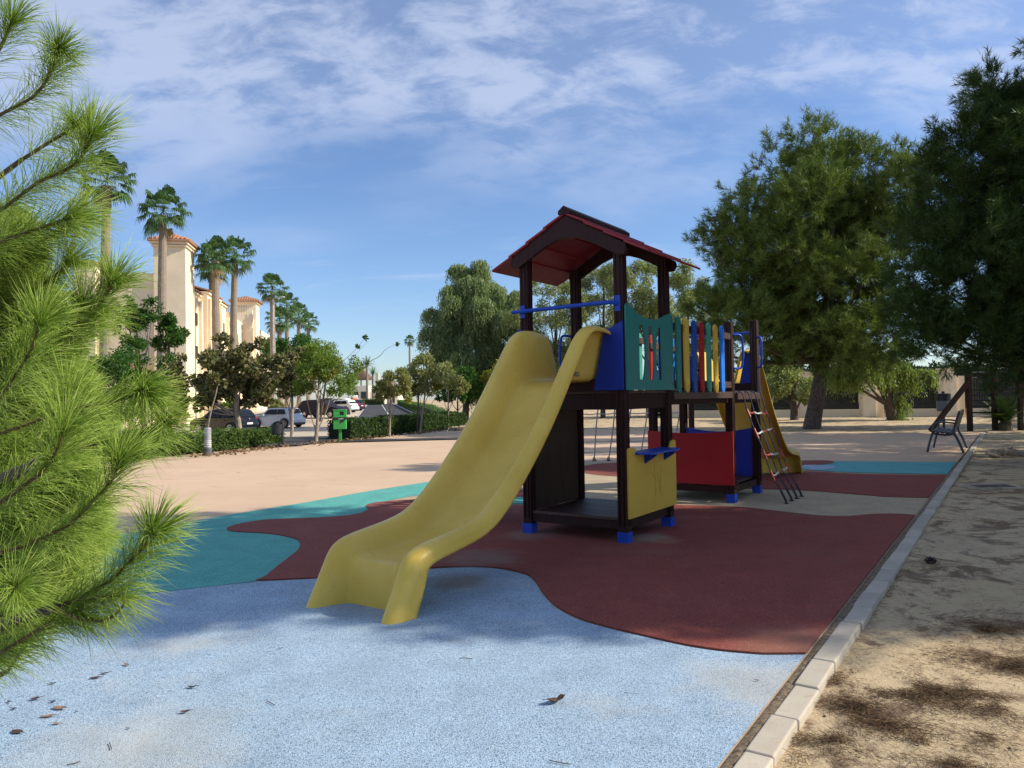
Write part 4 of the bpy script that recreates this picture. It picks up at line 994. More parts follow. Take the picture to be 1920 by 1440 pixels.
# feathery bright green trees along the parking
for i, (x, Y, cls, lab) in enumerate((
        (600, 60, [(585, 650, 34, 24), (620, 665, 36, 26), (650, 690, 32, 30), (560, 680, 34, 30), (610, 700, 40, 30), (665, 720, 22, 24), (640, 725, 30, 22)], 'broad bright green feathery tree above the covered car'),
        (270, 38, [(262, 590, 24, 22), (285, 572, 16, 16), (250, 575, 18, 18), (240, 610, 22, 18), (275, 605, 20, 16), (225, 590, 20, 18), (255, 640, 26, 24)], 'dark feathery tree in front of the cream tower wall, upper one by the pine'),
        (318, 40, [(320, 622, 28, 24), (302, 602, 18, 20), (336, 632, 14, 12), (300, 640, 18, 16), (318, 600, 12, 12)], 'dark feathery tree before the palm trunk at the cream tower'))):
    B = at(x, 780, Y); B[2] = ground_z(*B[:2])
    tree('feathery_tree', lab, B, local_clumps(cls, Y, B, .8, 1, 100 + i), ('leaf', m_jac if i == 0 else m_jacd, 8000 if i == 0 else 3000), m_bark, 100 + i, .14, L=.22, wd=.045)
for i, (x, Y, cls, lab) in enumerate((
        (285, 34, [(270, 690, 44, 36), (305, 700, 36, 34), (240, 700, 40, 40), (290, 740, 50, 36), (245, 750, 50, 40), (320, 740, 26, 30)], 'leafy green shrub mass right of the near pine branches'),
        (205, 32, [(200, 690, 50, 40), (180, 740, 56, 40), (220, 770, 50, 30), (150, 700, 50, 50)], 'green shrub mass mostly hidden behind the near pine'))):
    B = at(x, 800, Y); B[2] = ground_z(*B[:2])
    tt = thing('shrub', lab, 'shrub', tuple(B)); cl = local_clumps(cls, Y, B, .8, 1, 110 + i)
    limbs(tt, (0, 0, 0), cl, m_bark, np.random.RandomState(110), .06, name='stem', top=(0, 0, 2.5)); leafy_crown(tt, cl, m_jacd, np.random.RandomState(111 + i), 7000, .17, .045, 6, name='foliage')
B = at(548, 780, 80); B[2] = ground_z(*B[:2])
tree('green_tree', 'dense green tree filling the space under the palm cluster', B, local_clumps([(545, 640, 34, 24), (572, 650, 24, 20), (520, 650, 28, 22), (550, 665, 40, 26), (585, 655, 16, 14), (500, 660, 20, 22)], 80, B, .8, 1, 140), ('leaf', m_jacd, 7000), m_bark, 140, .16, L=.34, wd=.07)
for i, (x, Y, lab) in enumerate(((110, 33, 'green tree behind the near pine, nearest to the shrub masses'), (-40, 36, 'second green tree behind the near pine'), (-190, 40, 'third green tree far behind the near pine'))):
    B = at(x, 800, Y); B[2] = ground_z(*B[:2])
    tree('green_tree', lab, B, local_clumps([(x, 640, 60, 50), (x - 50, 690, 56, 46), (x + 50, 690, 50, 46), (x, 720, 70, 40)], Y, B, .8, 1, 150 + i), ('leaf', m_jacd, 6000), m_bark, 150 + i, .16, L=.2, wd=.05)
# shrubs on the bank below the building
for i, (x, y, Y, r, m, lab) in enumerate(((432, 758, 54, 12, m_jac, 'bright green shrub behind the black car'), (512, 760, 56, 10, m_grey_l, 'grey-green shrub behind the silver car'), (335, 772, 54, 10, m_grey_l, 'grey shrub at the foot of the cream wall'), (668, 752, 120, 8, m_hedge_b, 'clipped green shrub past the white van'))):
    B = at(x, y + r, Y); tt = thing('shrub', lab, 'shrub', tuple(B)); R_ = px(r, Y)
    cl = [(0, 0, R_, R_ * 1.6, R_, R_ * .9), (R_ * .9, 0, R_ * .8, R_, R_, R_ * .8)]
    leafy_crown(tt, cl, m, np.random.RandomState(120 + i), 1500, .16, .05, 5, name='foliage')
    mb = MB(); mb.tube([(0, 0, -.3), (0, 0, R_)], .05, 6); mb.build('stem', m_bark, tt)

# --- hedges
def hedge(label, path, wd, h, m, n, seed, zf=None):
    """clipped box of leaves along a path on the ground"""
    rng = np.random.RandomState(seed); P = np.array([list(p[:2]) for p in path]); base = P[0]
    zb = ground_z(*base) if zf is None else zf
    t_ = thing('hedge', label, 'hedge', (base[0], base[1], zb))
    seg = np.linalg.norm(np.diff(P, axis=0), axis=1); cum = np.concatenate([[0], np.cumsum(seg)])
    s_ = rng.rand(n) * cum[-1]; i = np.clip(np.searchsorted(cum, s_) - 1, 0, len(seg) - 1); f = (s_ - cum[i]) / seg[i]
    c = P[i] + (P[i + 1] - P[i]) * f[:, None]; d = (P[i + 1] - P[i]) / seg[i][:, None]; nn = np.stack([d[:, 1], -d[:, 0]], 1)
    face = rng.rand(n); o = np.where(face < .4, -wd / 2, np.where(face < .62, wd / 2, (rng.rand(n) - .5) * wd)); z = np.where(face < .62, rng.rand(n) * h, h)
    o = o + rng.normal(size=n) * .035; z = z + rng.normal(size=n) * .03 * (z > h * .9) + .05 * np.sin(s_ * 1.9) * (z / h)
    Q = np.stack([c[:, 0] + nn[:, 0] * o, c[:, 1] + nn[:, 1] * o, z], 1)
    Q[:, 2] += np.array([ground_z(a, b_) for a, b_ in c[:, :2]]) - zb if zf is None else 0
    Q[:, :2] -= base
    D = sph(n, rng) + np.array([0, 0, .4]); V, F = leaf_quads(Q, D, .085 * rng.uniform(.6, 1.2, n), .03, rng)
    mesh_np('foliage', V, F, m, t_)
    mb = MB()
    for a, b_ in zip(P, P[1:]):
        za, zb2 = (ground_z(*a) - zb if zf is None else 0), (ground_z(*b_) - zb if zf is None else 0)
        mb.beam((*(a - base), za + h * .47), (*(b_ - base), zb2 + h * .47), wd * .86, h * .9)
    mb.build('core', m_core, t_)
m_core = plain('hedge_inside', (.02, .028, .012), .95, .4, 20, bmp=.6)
hl = [gnd(*p)[:2] for p in ((200, 866), (300, 853), (380, 846), (505, 832))]
hedge('low leafy hedge at the plaza edge before the black car', [p + np.array([0, .25]) for p in hl], .8, .44, m_hedge, 16000, 130, 0.0)
hr = [gnd(626, 826)[:2] + np.array([.1, .45]), gnd(700, 818)[:2] + np.array([.1, .5]), gnd(790, 806)[:2] + np.array([0, .5]), gnd(858, 797)[:2]]
hedge('long dark clipped hedge running right from the green bin', hr, .9, .60, m_hedge_d, 26000, 131, 0.0)
hedge('bright green clipped hedge farther along the pavement', [(-4.6, 44), tuple(road(-12, 3.7)), tuple(road(0, 3.6)), tuple(road(30, 3.4)), tuple(road(75, 3.4))], 1.0, .9, m_hedge_b, 16000, 132)
hedge('tall dark hedge growing right behind the iron railings', [(9.0, 47.6), (16.0, 45.0), (24.5, 42.2), (34, 39)], 1.2, 2.7, m_dark_l, 30000, 134, 0.0)
hedge('low green hedge by the pale wall at the end of the road', [at(680, 752, 150)[:2], at(720, 752, 150)[:2]], 1.5, 1.2, m_hedge, 4000, 133)

# --- fan palms
def fan_palm_mesh(seed, R_=1.0, nl=44):
    rng = np.random.RandomState(seed); V = []; F = []; VD = []; FD = []
    for k in range(nl):
        el = math.radians(84 - 138 * (k / nl) ** .95 + rng.uniform(-9, 9)); az = k * 2.39996 + rng.uniform(-.3, .3)
        d = np.array([math.cos(el) * math.cos(az), math.cos(el) * math.sin(az), math.sin(el)])
        tgt = (V, F) if el > math.radians(-47) else (VD, FD)
        pl = R_ * rng.uniform(.55, .92); side = np.cross(d, [0, 0, 1.]); side /= np.linalg.norm(side) + 1e-6; nrm_ = np.cross(side, d)
        hub = d * pl + np.array([0, 0, -.10 * pl * math.cos(el)])
        i0 = len(tgt[0]); tgt[0].extend([side * .02 * R_, -side * .02 * R_, hub]); tgt[1].append((i0, i0 + 1, i0 + 2, i0 + 2))
        nb = 16
        for j in range(nb):
            a = (j / (nb - 1) - .5) * math.radians(185); L = R_ * .58 * (1 - .22 * abs(a) / 1.75) * rng.uniform(.9, 1.1)
            bd = d * math.cos(a) + side * math.sin(a) + nrm_ * .12; ws = (side * math.cos(a) - d * math.sin(a)) * R_ * .034
            m1 = hub + bd * L * .6; tip = hub + bd * L * .85 + np.array([0, 0, -L * rng.uniform(.3, .65)])
            i0 = len(tgt[0]); tgt[0].extend([hub, m1 - ws, m1 + ws, tip]); tgt[1].append((i0, i0 + 1, i0 + 3, i0 + 2))
    return np.array(V), np.array(F), np.array(VD), np.array(FD)
fpm = []
for s_ in (201, 202, 203):
    V, F, VD, FD = fan_palm_mesh(s_)
    a = mesh_np('crown', V, F, m_palm); b_ = mesh_np('dry_leaves', VD, FD, m_palm_dry); fpm.append((a.data, b_.data)); bpy.data.objects.remove(a); bpy.data.objects.remove(b_)
def fan_palm(x, y, Y, r, zb, label, i, tw=9, xb=None, group='tall fan palms beside the cream buildings'):
    top = at(x, y, Y); B = np.array([at(xb if xb else x, 700, Y)[0], Y, zb])
    t_ = thing('fan_palm', label, 'palm tree', tuple(B), 0, group)
    c = link('crown', fpm[i % 3][0], t_); c.location = top - B; s_ = px(r * .92, Y); c.scale = (s_, s_, s_); c.rotation_euler = (0, 0, i * 1.3)
    d = link('dry_leaves', fpm[i % 3][1], t_); d.location = top - B; d.scale = (s_, s_, s_); d.rotation_euler = (0, 0, i * 1.3)
    mb = MB(); tp = top - B - np.array([0, 0, s_ * .22]); rr = px(tw, Y)
    pts = catmull([(0, 0, -.3), tp * .35 + np.array([.06, 0, 0]), tp * .7, tp], 8); k = len(pts)
    mb.tube(pts, [rr * (1.15 - .35 * j / k) * (1 + .05 * (j % 2)) for j in range(k)], 12); mb.build('trunk', m_bark_palm, t_)
    return t_
fan_palm(200, 338, 44, 50, .3, 'fan palm rising behind the near pine, leftmost of the palms', 0, 9, 192)
fan_palm(306, 395, 48, 46, .3, 'fan palm standing in front of the cream tower', 1, 8, 299)
fan_palm(404, 482, 58, 38, .3, 'left palm of the close pair right of the cream tower', 2, 7.5, 404)
fan_palm(441, 478, 60, 36, .3, 'right palm of the close pair right of the cream tower', 3, 6.5, 432)
fan_palm(398, 500, 66, 34, .4, 'palm half hidden behind the close pair', 4, 6, 390)
fan_palm(511, 540, 74, 29, .4, 'fan palm beside the street lamp', 5, 5, 510)
fan_palm(538, 572, 88, 24, .5, 'fan palm just behind the one at the street lamp', 6, 4, 537)
fan_palm(560, 590, 98, 24, .5, 'palm in the cluster, above the feathery tree', 7, 4, 560)
fan_palm(578, 604, 108, 20, .5, 'smallest palm at the right end of the cluster', 8, 3.4, 577)
fan_palm(524, 600, 84, 26, .5, 'low palm at the left of the cluster', 9, 4.5, 524)
fan_palm(768, 638, 110, 11, .5, 'small lone fan palm left of the weeping tree', 10, 2, 768)
# date palms at the end of the road
def date_palm(x, y, Y, r, zb, label, seed):
    rng = np.random.RandomState(seed); top = at(x, y, Y); B = np.array([top[0], Y, zb]); t_ = thing('date_palm', label, 'palm tree', tuple(B), 0, 'feather palms at the end of the road')
    V = []; F = []; R_ = px(r, Y)
    for k in range(34):
        el = math.radians(78 - 100 * (k / 34)); az = k * 2.4; d = np.array([math.cos(el) * math.cos(az), math.cos(el) * math.sin(az), math.sin(el)])
        for j in range(16):
            f = j / 15; c = d * R_ * f + np.array([0, 0, -.45 * R_ * f * f * math.cos(el)])
            for s_ in (-1, 1):
                sd_ = np.cross(d, [0, 0, 1.]); sd_ /= np.linalg.norm(sd_) + 1e-6; q = c + (sd_ * s_ * .8 + d * .6 + np.array([0, 0, -.25])) * R_ * .22 * (1.1 - .7 * f)
                i0 = len(V); V += [c - d * R_ * .02, c + d * R_ * .02, q]; F.append((i0, i0 + 1, i0 + 2))
    tp = top - B; cr_ = mesh_np('crown', np.array(V) + tp, np.array(F), m_palm, t_)
    mb = MB(); mb.tube([(0, 0, -.3), tp * .5, tp], [px(2.6, Y), px(2.3, Y), px(2.2, Y)], 9); mb.build('trunk', m_bark_palm, t_)
date_palm(688, 684, 150, 20, .5, 'taller feather palm at the end of the road', 1)
date_palm(699, 700, 160, 15, .5, 'shorter feather palm at the end of the road', 2)

# ------------------------------------------------------------------ buildings
def stucco(name, col, var=.06):
    m, t, b = base_mat(name)
    n = noise(t, .5, 6, .6, 'Object'); s_ = noise(t, 1.2, 6, .6, 'Object', (1, 1, .25)); f = noise(t, 30, 4, .6, 'Object')
    c = ramp(t, n, [(.3, tuple(x * (1 - var * 2) for x in col)), (.7, tuple(x * (1 + var) for x in col))])
    c = mixcol(t, smooth(t, s_, .58, .74, 0, .4), c, tuple(x * .7 for x in col))
    t.links.new(c, b.inputs['Base Color']); b.inputs['Roughness'].default_value = .9; b.inputs['Specular IOR Level'].default_value = .15
    bump(t, b, f, .15, .01); return m
m_cream = stucco('cream_render', (.84, .69, .49)); m_creamd = stucco('tan_render', (.66, .51, .34)); m_white_w = stucco('pale_render', (.80, .72, .57))
m_tile, t, b = base_mat('terracotta_tiles')
wv = t.nodes.new('ShaderNodeTexWave'); wv.inputs['Scale'].default_value = 3.2; wv.inputs['Distortion'].default_value = .3
c_ = t.nodes.new('ShaderNodeTexCoord'); t.links.new(c_.outputs['Object'], wv.inputs[0])
t.links.new(mixcol(t, noise(t, 3, 5, .6), ramp(t, wv.outputs[0], [(.1, (.20, .07, .035)), (.5, (.44, .19, .10))]), (.50, .27, .16)), b.inputs['Base Color'])
b.inputs['Roughness'].default_value = .85; bump(t, b, wv.outputs[0], .8, .05)
m_glass = plain('window_glass', (.03, .04, .05), .08, .3, 2); m_frame = plain('window_frame', (.35, .27, .19), .6); m_rail = plain('iron_rail', (.12, .10, .09), .5)
m_door = plain('wood_door', (.28, .10, .035), .5, .2, 4)
RDv = Vector((RD[0], RD[1], 0)); RL = Vector((-RN[0], -RN[1], 0)); ZV = Vector((0, 0, 1))
ang_s = math.atan2(RD[1], RD[0])
# local frame of a house: x along the street away from us, y away from the street (left), z up
def house(name, label, x, y, Y, zb, group=None):
    p = at(x, y, Y); return thing(name, label, 'building', (p[0], p[1], zb), ang_s, group)
def hip_roof(parent, x0, x1, y0, y1, z, h, over=.25, th=.12, name='roof', m=None):
    mb = MB(); a, b_, c, d = x0 - over, x1 + over, y0 - over, y1 + over
    L = (b_ - a) - (d - c); mx, my = (a + b_) / 2, (c + d) / 2
    r0_, r1_ = (mx - max(L, 0) / 2, my), (mx + max(L, 0) / 2, my)
    k = [(a, c, z), (b_, c, z), (b_, d, z), (a, d, z), (a, c, z + th), (b_, c, z + th), (b_, d, z + th), (a, d, z + th), (*r0_, z + h), (*r1_, z + h)]
    mb._add(k, [(3, 2, 1, 0), (0, 1, 5, 4), (1, 2, 6, 5), (2, 3, 7, 6), (3, 0, 4, 7), (4, 5, 9, 8), (5, 6, 9), (6, 7, 8, 9), (7, 4, 8)])
    o = mb.build(name, m or m_tile, parent)
    # rounded tile rows down each slope
    tl = MB(); n1 = int((b_ - a) / .28); n2 = int((d - c) / .28)
    for i in range(n1 + 1):
        xx = a + (b_ - a) * i / n1; f = min(1, min(xx - a, b_ - xx) / max(.01, (d - c) / 2))
        for yy, sgn in ((c, 1), (d, -1)):
            ht = h * f; 
            if f > .02: tl.tube([(xx, yy, z + th + .02), (xx, yy + sgn * (d - c) / 2 * f, z + th + (h - th) * f + .02)], .085, 5)
    for i in range(n2 + 1):
        yy = c + (d - c) * i / n2; f = min(1, min(yy - c, d - yy) / max(.01, (d - c) / 2))
        for xx, sgn in ((a, 1), (b_, -1)):
            if f > .02: tl.tube([(xx, yy, z + th + .02), (xx + sgn * (d - c) / 2 * f, yy, z + th + (h - th) * f + .02)], .085, 5)
    tl.build('tile_rows', m or m_tile, o)
    return o
def window(parent, x, y, z, wd, h, side='street', m=m_glass):
    """set into the wall: frame standing proud, glass behind"""
    mb = MB(); t_ = .06
    if side == 'street':
        for a, b_, c, d in ((x - wd / 2 - t_, z - t_, wd + 2 * t_, t_), (x - wd / 2 - t_, z + h, wd + 2 * t_, t_), (x - wd / 2 - t_, z, t_, h), (x + wd / 2, z, t_, h)):
            mb.box((a + c / 2, y - .03, b_ + d / 2), (c, .1, d))
        gm = MB(); gm.box((x, y - .005, z + h / 2), (wd, .03, h))
    else:
        for a, b_, c, d in ((y - wd / 2 - t_, z - t_, wd + 2 * t_, t_), (y - wd / 2 - t_, z + h, wd + 2 * t_, t_), (y - wd / 2 - t_, z, t_, h), (y + wd / 2, z, t_, h)):
            mb.box((x - .03, a + c / 2, b_ + d / 2), (.1, c, d))
        gm = MB(); gm.box((x - .005, y, z + h / 2), (.03, wd, h))
    f = mb.build('window', m_frame, parent); gm.build('pane', m, f); return f
def wall_box(parent, x0, x1, y0, y1, z0, z1, m=None, name='wall'):
    mb = MB(); mb.box(((x0 + x1) / 2, (y0 + y1) / 2, (z0 + z1) / 2), (x1 - x0, y1 - y0, z1 - z0)); return mb.build(name, m or m_cream, parent)

Yt = 55; zb = .1
HB = house('apartment_building', 'cream building with square tiled tower behind the tall palms', 348.5, 600, Yt, zb)
o3 = Vector(HB.location)
def hz(y, Y): return at(400, y, Y)[2] - zb
TW = 2.75
zt = hz(458, Yt + 1)
TY = 2.2
wall_box(HB, 0, TW, 0, TY, -1, zt, name='tower')
mb = MB(); mb.box((TW / 2, TY / 2, zt - .32), (TW + .24, TY + .24, .14)); mb.box((TW / 2, TY / 2, zt - .10), (TW + .44, TY + .44, .18)); mb.build('cornice', m_cream, HB)
hip_roof(HB, 0, TW, 0, TY, zt, .75, .36)
# parapet wing to the left, seen end on, stepping up at its far left
wall_box(HB, .35, 9, TY, 6.2, -1, hz(511, Yt)); wall_box(HB, .1, 3.0, 6.2, 7.6, -1, hz(497, Yt))
hip_roof(HB, .1, 3.0, 6.2, 7.6, hz(497, Yt), .35, .15)
wall_box(HB, .3, 9, 7.6, 12, -1, hz(545, Yt))
# low front wing with lean-to tiles and a door
wall_box(HB, -3.0, .3, 2.35, 9.0, -1, hz(695, Yt - 3)); mb = MB()
zl = hz(695, Yt - 3); mb.prism([(-3.3, zl), (.33, zl + .9), (.33, zl + 1.02), (-3.3, zl + .14)], (0, 9.2, 0), (1, 0, 0), (0, 0, 1), 6.5); lean = mb.build('porch_roof', m_tile, HB)
mb = MB(); mb.box((-3.03, 3.3, zl - 1.9), (.08, 1.0, 2.1)); mb.build('door', m_door, HB)
mb = MB(); mb.prism([(0, 0), (1.5, 0), (1.5, 1.6), (1.2, 1.95), (.75, 2.1), (.3, 1.95), (0, 1.6)], (-3.01, 4.6, zl - 3.0), (0, 1, 0), (0, 0, 1), -.05); mb.build('arched_opening', m_door, HB)
# street wings beyond the tower, lower, with stepped pilasters
x1 = TW
for (a, b_, yt, setb) in ((TW, 7.2, 545, .55), (7.2, 12.5, 553, .0), (12.5, 18.5, 566, .5)):
    Ym = Yt + a + 2
    zz = hz(yt, Ym); wall_box(HB, a, b_, setb, 7, -1, zz, m_cream)
    mb = MB(); mb.box(((a + b_) / 2, setb + .1, zz - .12), (b_ - a + .02, .5, .16)); mb.build('cornice', m_cream, HB)
    mb = MB(); mb.prism([(-.25, .0), (3.2, 1.0), (3.2, 1.12), (-.25, .12)], (a, setb, zz), (0, 1, 0), (0, 0, 1), b_ - a); mb.build('roof', m_tile, HB)
    mb = MB()
    for xx in (a + .35, b_ - .35): mb.box((xx, setb - .12, zz / 2 - .6), (.5, .26, zz))
    mb.build('pilaster', m_cream, HB)
    for zf in (.22, .48, .74):
        for k in (.35, .65): window(HB, a + (b_ - a) * k, setb, zz * zf, .55, .9)
for zf, yy in ((.30, 1.1), (.55, 1.1)): window(HB, 0, yy, zt * zf * .9, .5, .8, 'end')
# roof aerial
mb = MB(); mb.tube([(2, 2.6, hz(511, Yt)), (2, 2.6, hz(450, Yt))], .025, 6)
for k in range(4): mb.lathe([(.0, -.02), (.17, -.02), (.17, .02), (.0, .02)], (2, 2.6, hz(511, Yt) + .35 + .42 * k), 10, 'X')
mb.build('aerial', plain('grey_metal', (.35, .36, .38), .4, .1, 4, .6), HB)

Y2 = 92
H2 = house('apartment_building', 'second cream building with smaller tiled tower, between the palm pairs', 480, 600, Y2, .2)
def hz2(y, Y=Y2): return at(460, y, Y)[2] - .2
T2 = 2.75; z2 = hz2(566)
wall_box(H2, 0, T2, 0, T2, -1, z2, name='tower'); mb = MB(); mb.box((T2 / 2, T2 / 2, z2 - .10), (T2 + .4, T2 + .4, .18)); mb.build('cornice', m_cream, H2)
hip_roof(H2, 0, T2, 0, T2, z2, .8, .42)
zl2 = hz2(598); wall_box(H2, -4.6, -.0, .3, 7, -1, zl2); wall_box(H2, T2, 15, .4, 8, -1, hz2(610)); wall_box(H2, -8.5, -4.6, .9, 8, -1, hz2(612))
mb = MB()
for k in range(16): mb.box((-4.55, .4 + k * .18, zl2 + .5), (.03, .03, 1.0))
mb.box((-4.55, 1.8, zl2 + 1.0), (.05, 3.0, .05)); mb.build('balcony_rail', m_rail, H2)
wall_box(H2, -4.65, -3.9, -.25, .3, -1, zl2 + .55, name='pilaster')
for k in range(3):
    for zf in (.25, .5, .72): window(H2, -2.3 + k * 6.5, .3 if k == 0 else .4, zl2 * zf, .9, 1.1)
# boundary wall along the pavement below the buildings
GW = thing('garden_wall', 'low cream garden wall with plinths below the apartment buildings', 'wall', tuple(at(340, 760, 53)), ang_s)
mb = MB(); mb.box((14, 1.2, -.55), (46, .3, 1.7)); w_ = mb.build('wall', m_cream, GW)
mb = MB()
for k in range(9): mb.box((-8 + k * 5.5, 1.15, -.4), (.6, .45, 2.0))
mb.build('pillar', m_creamd, GW)
mb = MB(); mb.box((14, 1.2, .33), (46.1, .42, .07)); mb.build('coping', m_white_w, GW)

# houses at the end of the road
HE = house('house', 'pale house with steep brown hipped roof at the end of the road', 664, 700, 165, .4)
HE.rotation_euler = (0, 0, PI / 2)
k5 = lambda n: px(n, 165)
wall_box(HE, -1, 7, -.0, k5(34), 0, k5(48), m_white_w)
HE2 = HE
# local: x towards the back, y to the left -> keep the facade facing us
HE.rotation_euler = (0, 0, PI)
for o in [q for q in bpy.data.objects if q.parent == HE]: bpy.data.objects.remove(o)
p0 = at(652, 752, 165); HE.location = (p0[0], p0[1], .4); HE.rotation_euler = (0, 0, 0)
wall_box(HE, 0, k5(38), 0, 8, -1, k5(36), m_white_w); wall_box(HE, k5(38), k5(60), 1.5, 9, -1, k5(24), m_white_w)
hip_roof(HE, k5(0), k5(36), .5, 7.5, k5(48), k5(26), .3, .15, 'roof', plain('thatch_brown', (.15, .085, .05), .95, .3, 2, bmp=.6))
mb = MB()
for xx in (.3, k5(12), k5(24), k5(35)): mb.box((xx, .8, k5(42)), (.3, .3, k5(13)))
mb.build('roof_post', m_frame, HE)
for xx in (k5(6), k5(15), k5(30)): window(HE, xx, 0, k5(12), 1.2, 1.5)
p1 = at(700, 752, 175); H3 = thing('house', 'pale house with square chimney and dark gable at the end of the road', 'building', tuple(p1 * np.array([1, 1, 0]) + np.array([0, 0, .5])))
k6 = lambda n: px(n, 175)
wall_box(H3, 0, k6(46), 0, 9, -1, k6(20), m_white_w); wall_box(H3, k6(3), k6(9), 1, 1 + k6(6), 0, k6(58), m_white_w, 'chimney')
mb = MB(); mb.prism([(-.3, k6(20)), (k6(47), k6(20)), (k6(30), k6(46)), (k6(14), k6(46))], (0, -.3, 0), (1, 0, 0), (0, 0, 1), -9); mb.build('roof', plain('roof_brown', (.15, .10, .07), .9, .2, 1), H3)
wall_box(H3, k6(27), k6(31), 2, 2 + k6(4), k6(30), k6(56), m_white_w, 'chimney')
window(H3, k6(26), 0, k6(9), k6(9), k6(4)); window(H3, k6(38), 0, k6(2), k6(4), k6(9))

# ------------------------------------------------------------------ cars
m_tyre = plain('tyre', (.015, .015, .016), .8, .2, 10); m_rim = plain('alloy', (.45, .46, .48), .3, .1, 5, .8); m_carglass = plain('car_glass', (.012, .015, .018), .12, .2, 2, spec=.25)
m_lampred = plain('tail_lamp', (.32, .012, .012), .25, .1, 5); m_plate = plain('number_plate', (.75, .75, .72), .5, .05, 5); m_blackpl = plain('black_trim', (.02, .02, .022), .5, .2, 8)
def carpaint(name, col, metal=0.0):
    m, t, b = base_mat(name); b.inputs['Base Color'].default_value = (*col, 1); b.inputs['Roughness'].default_value = .25
    b.inputs['Metallic'].default_value = metal; b.inputs['Coat Weight'].default_value = .35; b.inputs['Coat Roughness'].default_value = .12; b.inputs['Specular IOR Level'].default_value = .3
    n = noise(t, 2, 4, .6); t.links.new(ramp(t, n, [(.3, (.2,) * 3), (.7, (.34,) * 3)]), b.inputs['Roughness']); return m
def car(name, label, loc, rz, L, W, Hc, prof, glass, paint, roofm=None, wb=(.19, .80), wr=.32, group=None, details=True, rear=True):
    """x forward (nose at +L/2), prof: outline (fraction of length from the tail, height)"""
    t_ = thing(name, label, 'car', loc, rz, group)
    bm = bmesh.new(); belt = .60 * Hc
    def yw(z, u_): 
        w0 = W / 2 * (1 - .10 * max(0, abs(u_ - .5) - .36) / .14)
        return w0 * (1 - .26 * max(0, (z - belt) / (Hc - belt)) ** 1.1) * (1 - .05 * max(0, (.35 * Hc - z) / (.35 * Hc)))
    pr = catmull(prof, 3)
    rows = []
    for u_, z in pr:
        x = (u_ - .5) * L; y = yw(z, u_)
        rows.append([bm.verts.new((x, s_ * y, z - (.03 if abs(s_) == 1 else 0))) for s_ in (-1, -.93, -.5, .5, .93, 1)])
    n = len(rows)
    for i in range(n):
        A, B_ = rows[i], rows[(i + 1) % n]
        for k in range(5): bm.faces.new((A[k], A[k + 1], B_[k + 1], B_[k]))
    bm.faces.new([r[0] for r in rows]); bm.faces.new([r[-1] for r in rows][::-1])
    s = MB(); s.bm.free(); s.bm = bm; body = s.build('body', paint, t_, smooth=False)
    for p in body.data.polygons: p.use_smooth = len(p.vertices) == 4
    # side windows, slightly proud of the body
    for sgn in (-1, 1):
        for poly in glass['side']:
            mb = MB(); vv = [((u_ - .5) * L, sgn * (yw(z, u_) + .006), z) for u_, z in poly]
            mb._add(vv + [(a, b_ - sgn * .02, c) for a, b_, c in vv], [tuple(range(len(vv))), tuple(range(len(vv), 2 * len(vv)))[::-1]] + [(i, (i + 1) % len(vv), (i + 1) % len(vv) + len(vv), i + len(vv)) for i in range(len(vv))])
            mb.build('side_window', m_carglass, t_)
    for nm, ((ua, za), (ub, zb_), off) in glass['ends'].items():
        mb = MB(); ya, yb = yw(za, ua) * .88, yw(zb_, ub) * .90
        mb._add([((ua - .5) * L + off, -ya, za), ((ua - .5) * L + off, ya, za), ((ub - .5) * L + off, yb, zb_ + .01), ((ub - .5) * L + off, -yb, zb_ + .01)], [(0, 1, 2, 3)]); mb.build(nm, m_carglass, t_)
    if roofm:
        mb = MB(); us = np.linspace(*glass['roof'], 8); zr = [np.interp(u_, glass['rz'][0], glass['rz'][1]) for u_ in us]
        V_ = [((u_ - .5) * L, s_ * yw(z, u_) * .97, z + .015) for u_, z in zip(us, zr) for s_ in (-1, -.6, .6, 1)]
        mb._add(V_, [(i * 4 + k, i * 4 + k + 1, i * 4 + k + 5, i * 4 + k + 4) for i in range(7) for k in range(3)]); mb.build('roof', roofm, t_)
    for u_ in wb:
        for sgn in (-1, 1):
            x = (u_ - .5) * L
            mb = MB(); mb.lathe([(wr * .5, -.10), (wr * .93, -.10), (wr, -.06), (wr, .06), (wr * .93, .10), (wr * .62, .105)], (x, sgn * (W / 2 - .10), wr), 22, 'Y'); wh = mb.build('wheel', m_tyre, t_, smooth=False)
            mb = MB(); mb.lathe([(.06, sgn * .0), (.06, sgn * .115)], (x, sgn * (W / 2 - .10), wr), 10, 'Y')
            for k in range(10):
                a = 2 * PI * k / 10; mb.beam((x + .05 * math.cos(a), sgn * (W / 2 + .010), wr + .05 * math.sin(a)), (x + wr * .66 * math.cos(a + .12), sgn * (W / 2 + .004), wr + wr * .66 * math.sin(a + .12)), .028, .02, (0, 1, 0))
            mb.tube([(x + wr * .66 * math.cos(2 * PI * k / 20), sgn * (W / 2 + .004), wr + wr * .66 * math.sin(2 * PI * k / 20)) for k in range(21)], .018, 5, False)
            mb.build('rim', m_rim, wh)
            mb = MB(); mb.tube([(x + (wr + .05) * math.cos(PI * k / 14 - .0), sgn * (W / 2 - .01), wr + (wr + .05) * math.sin(PI * k / 14)) for k in range(15)], .035, 5, True); mb.build('wheel_arch', m_blackpl, t_)
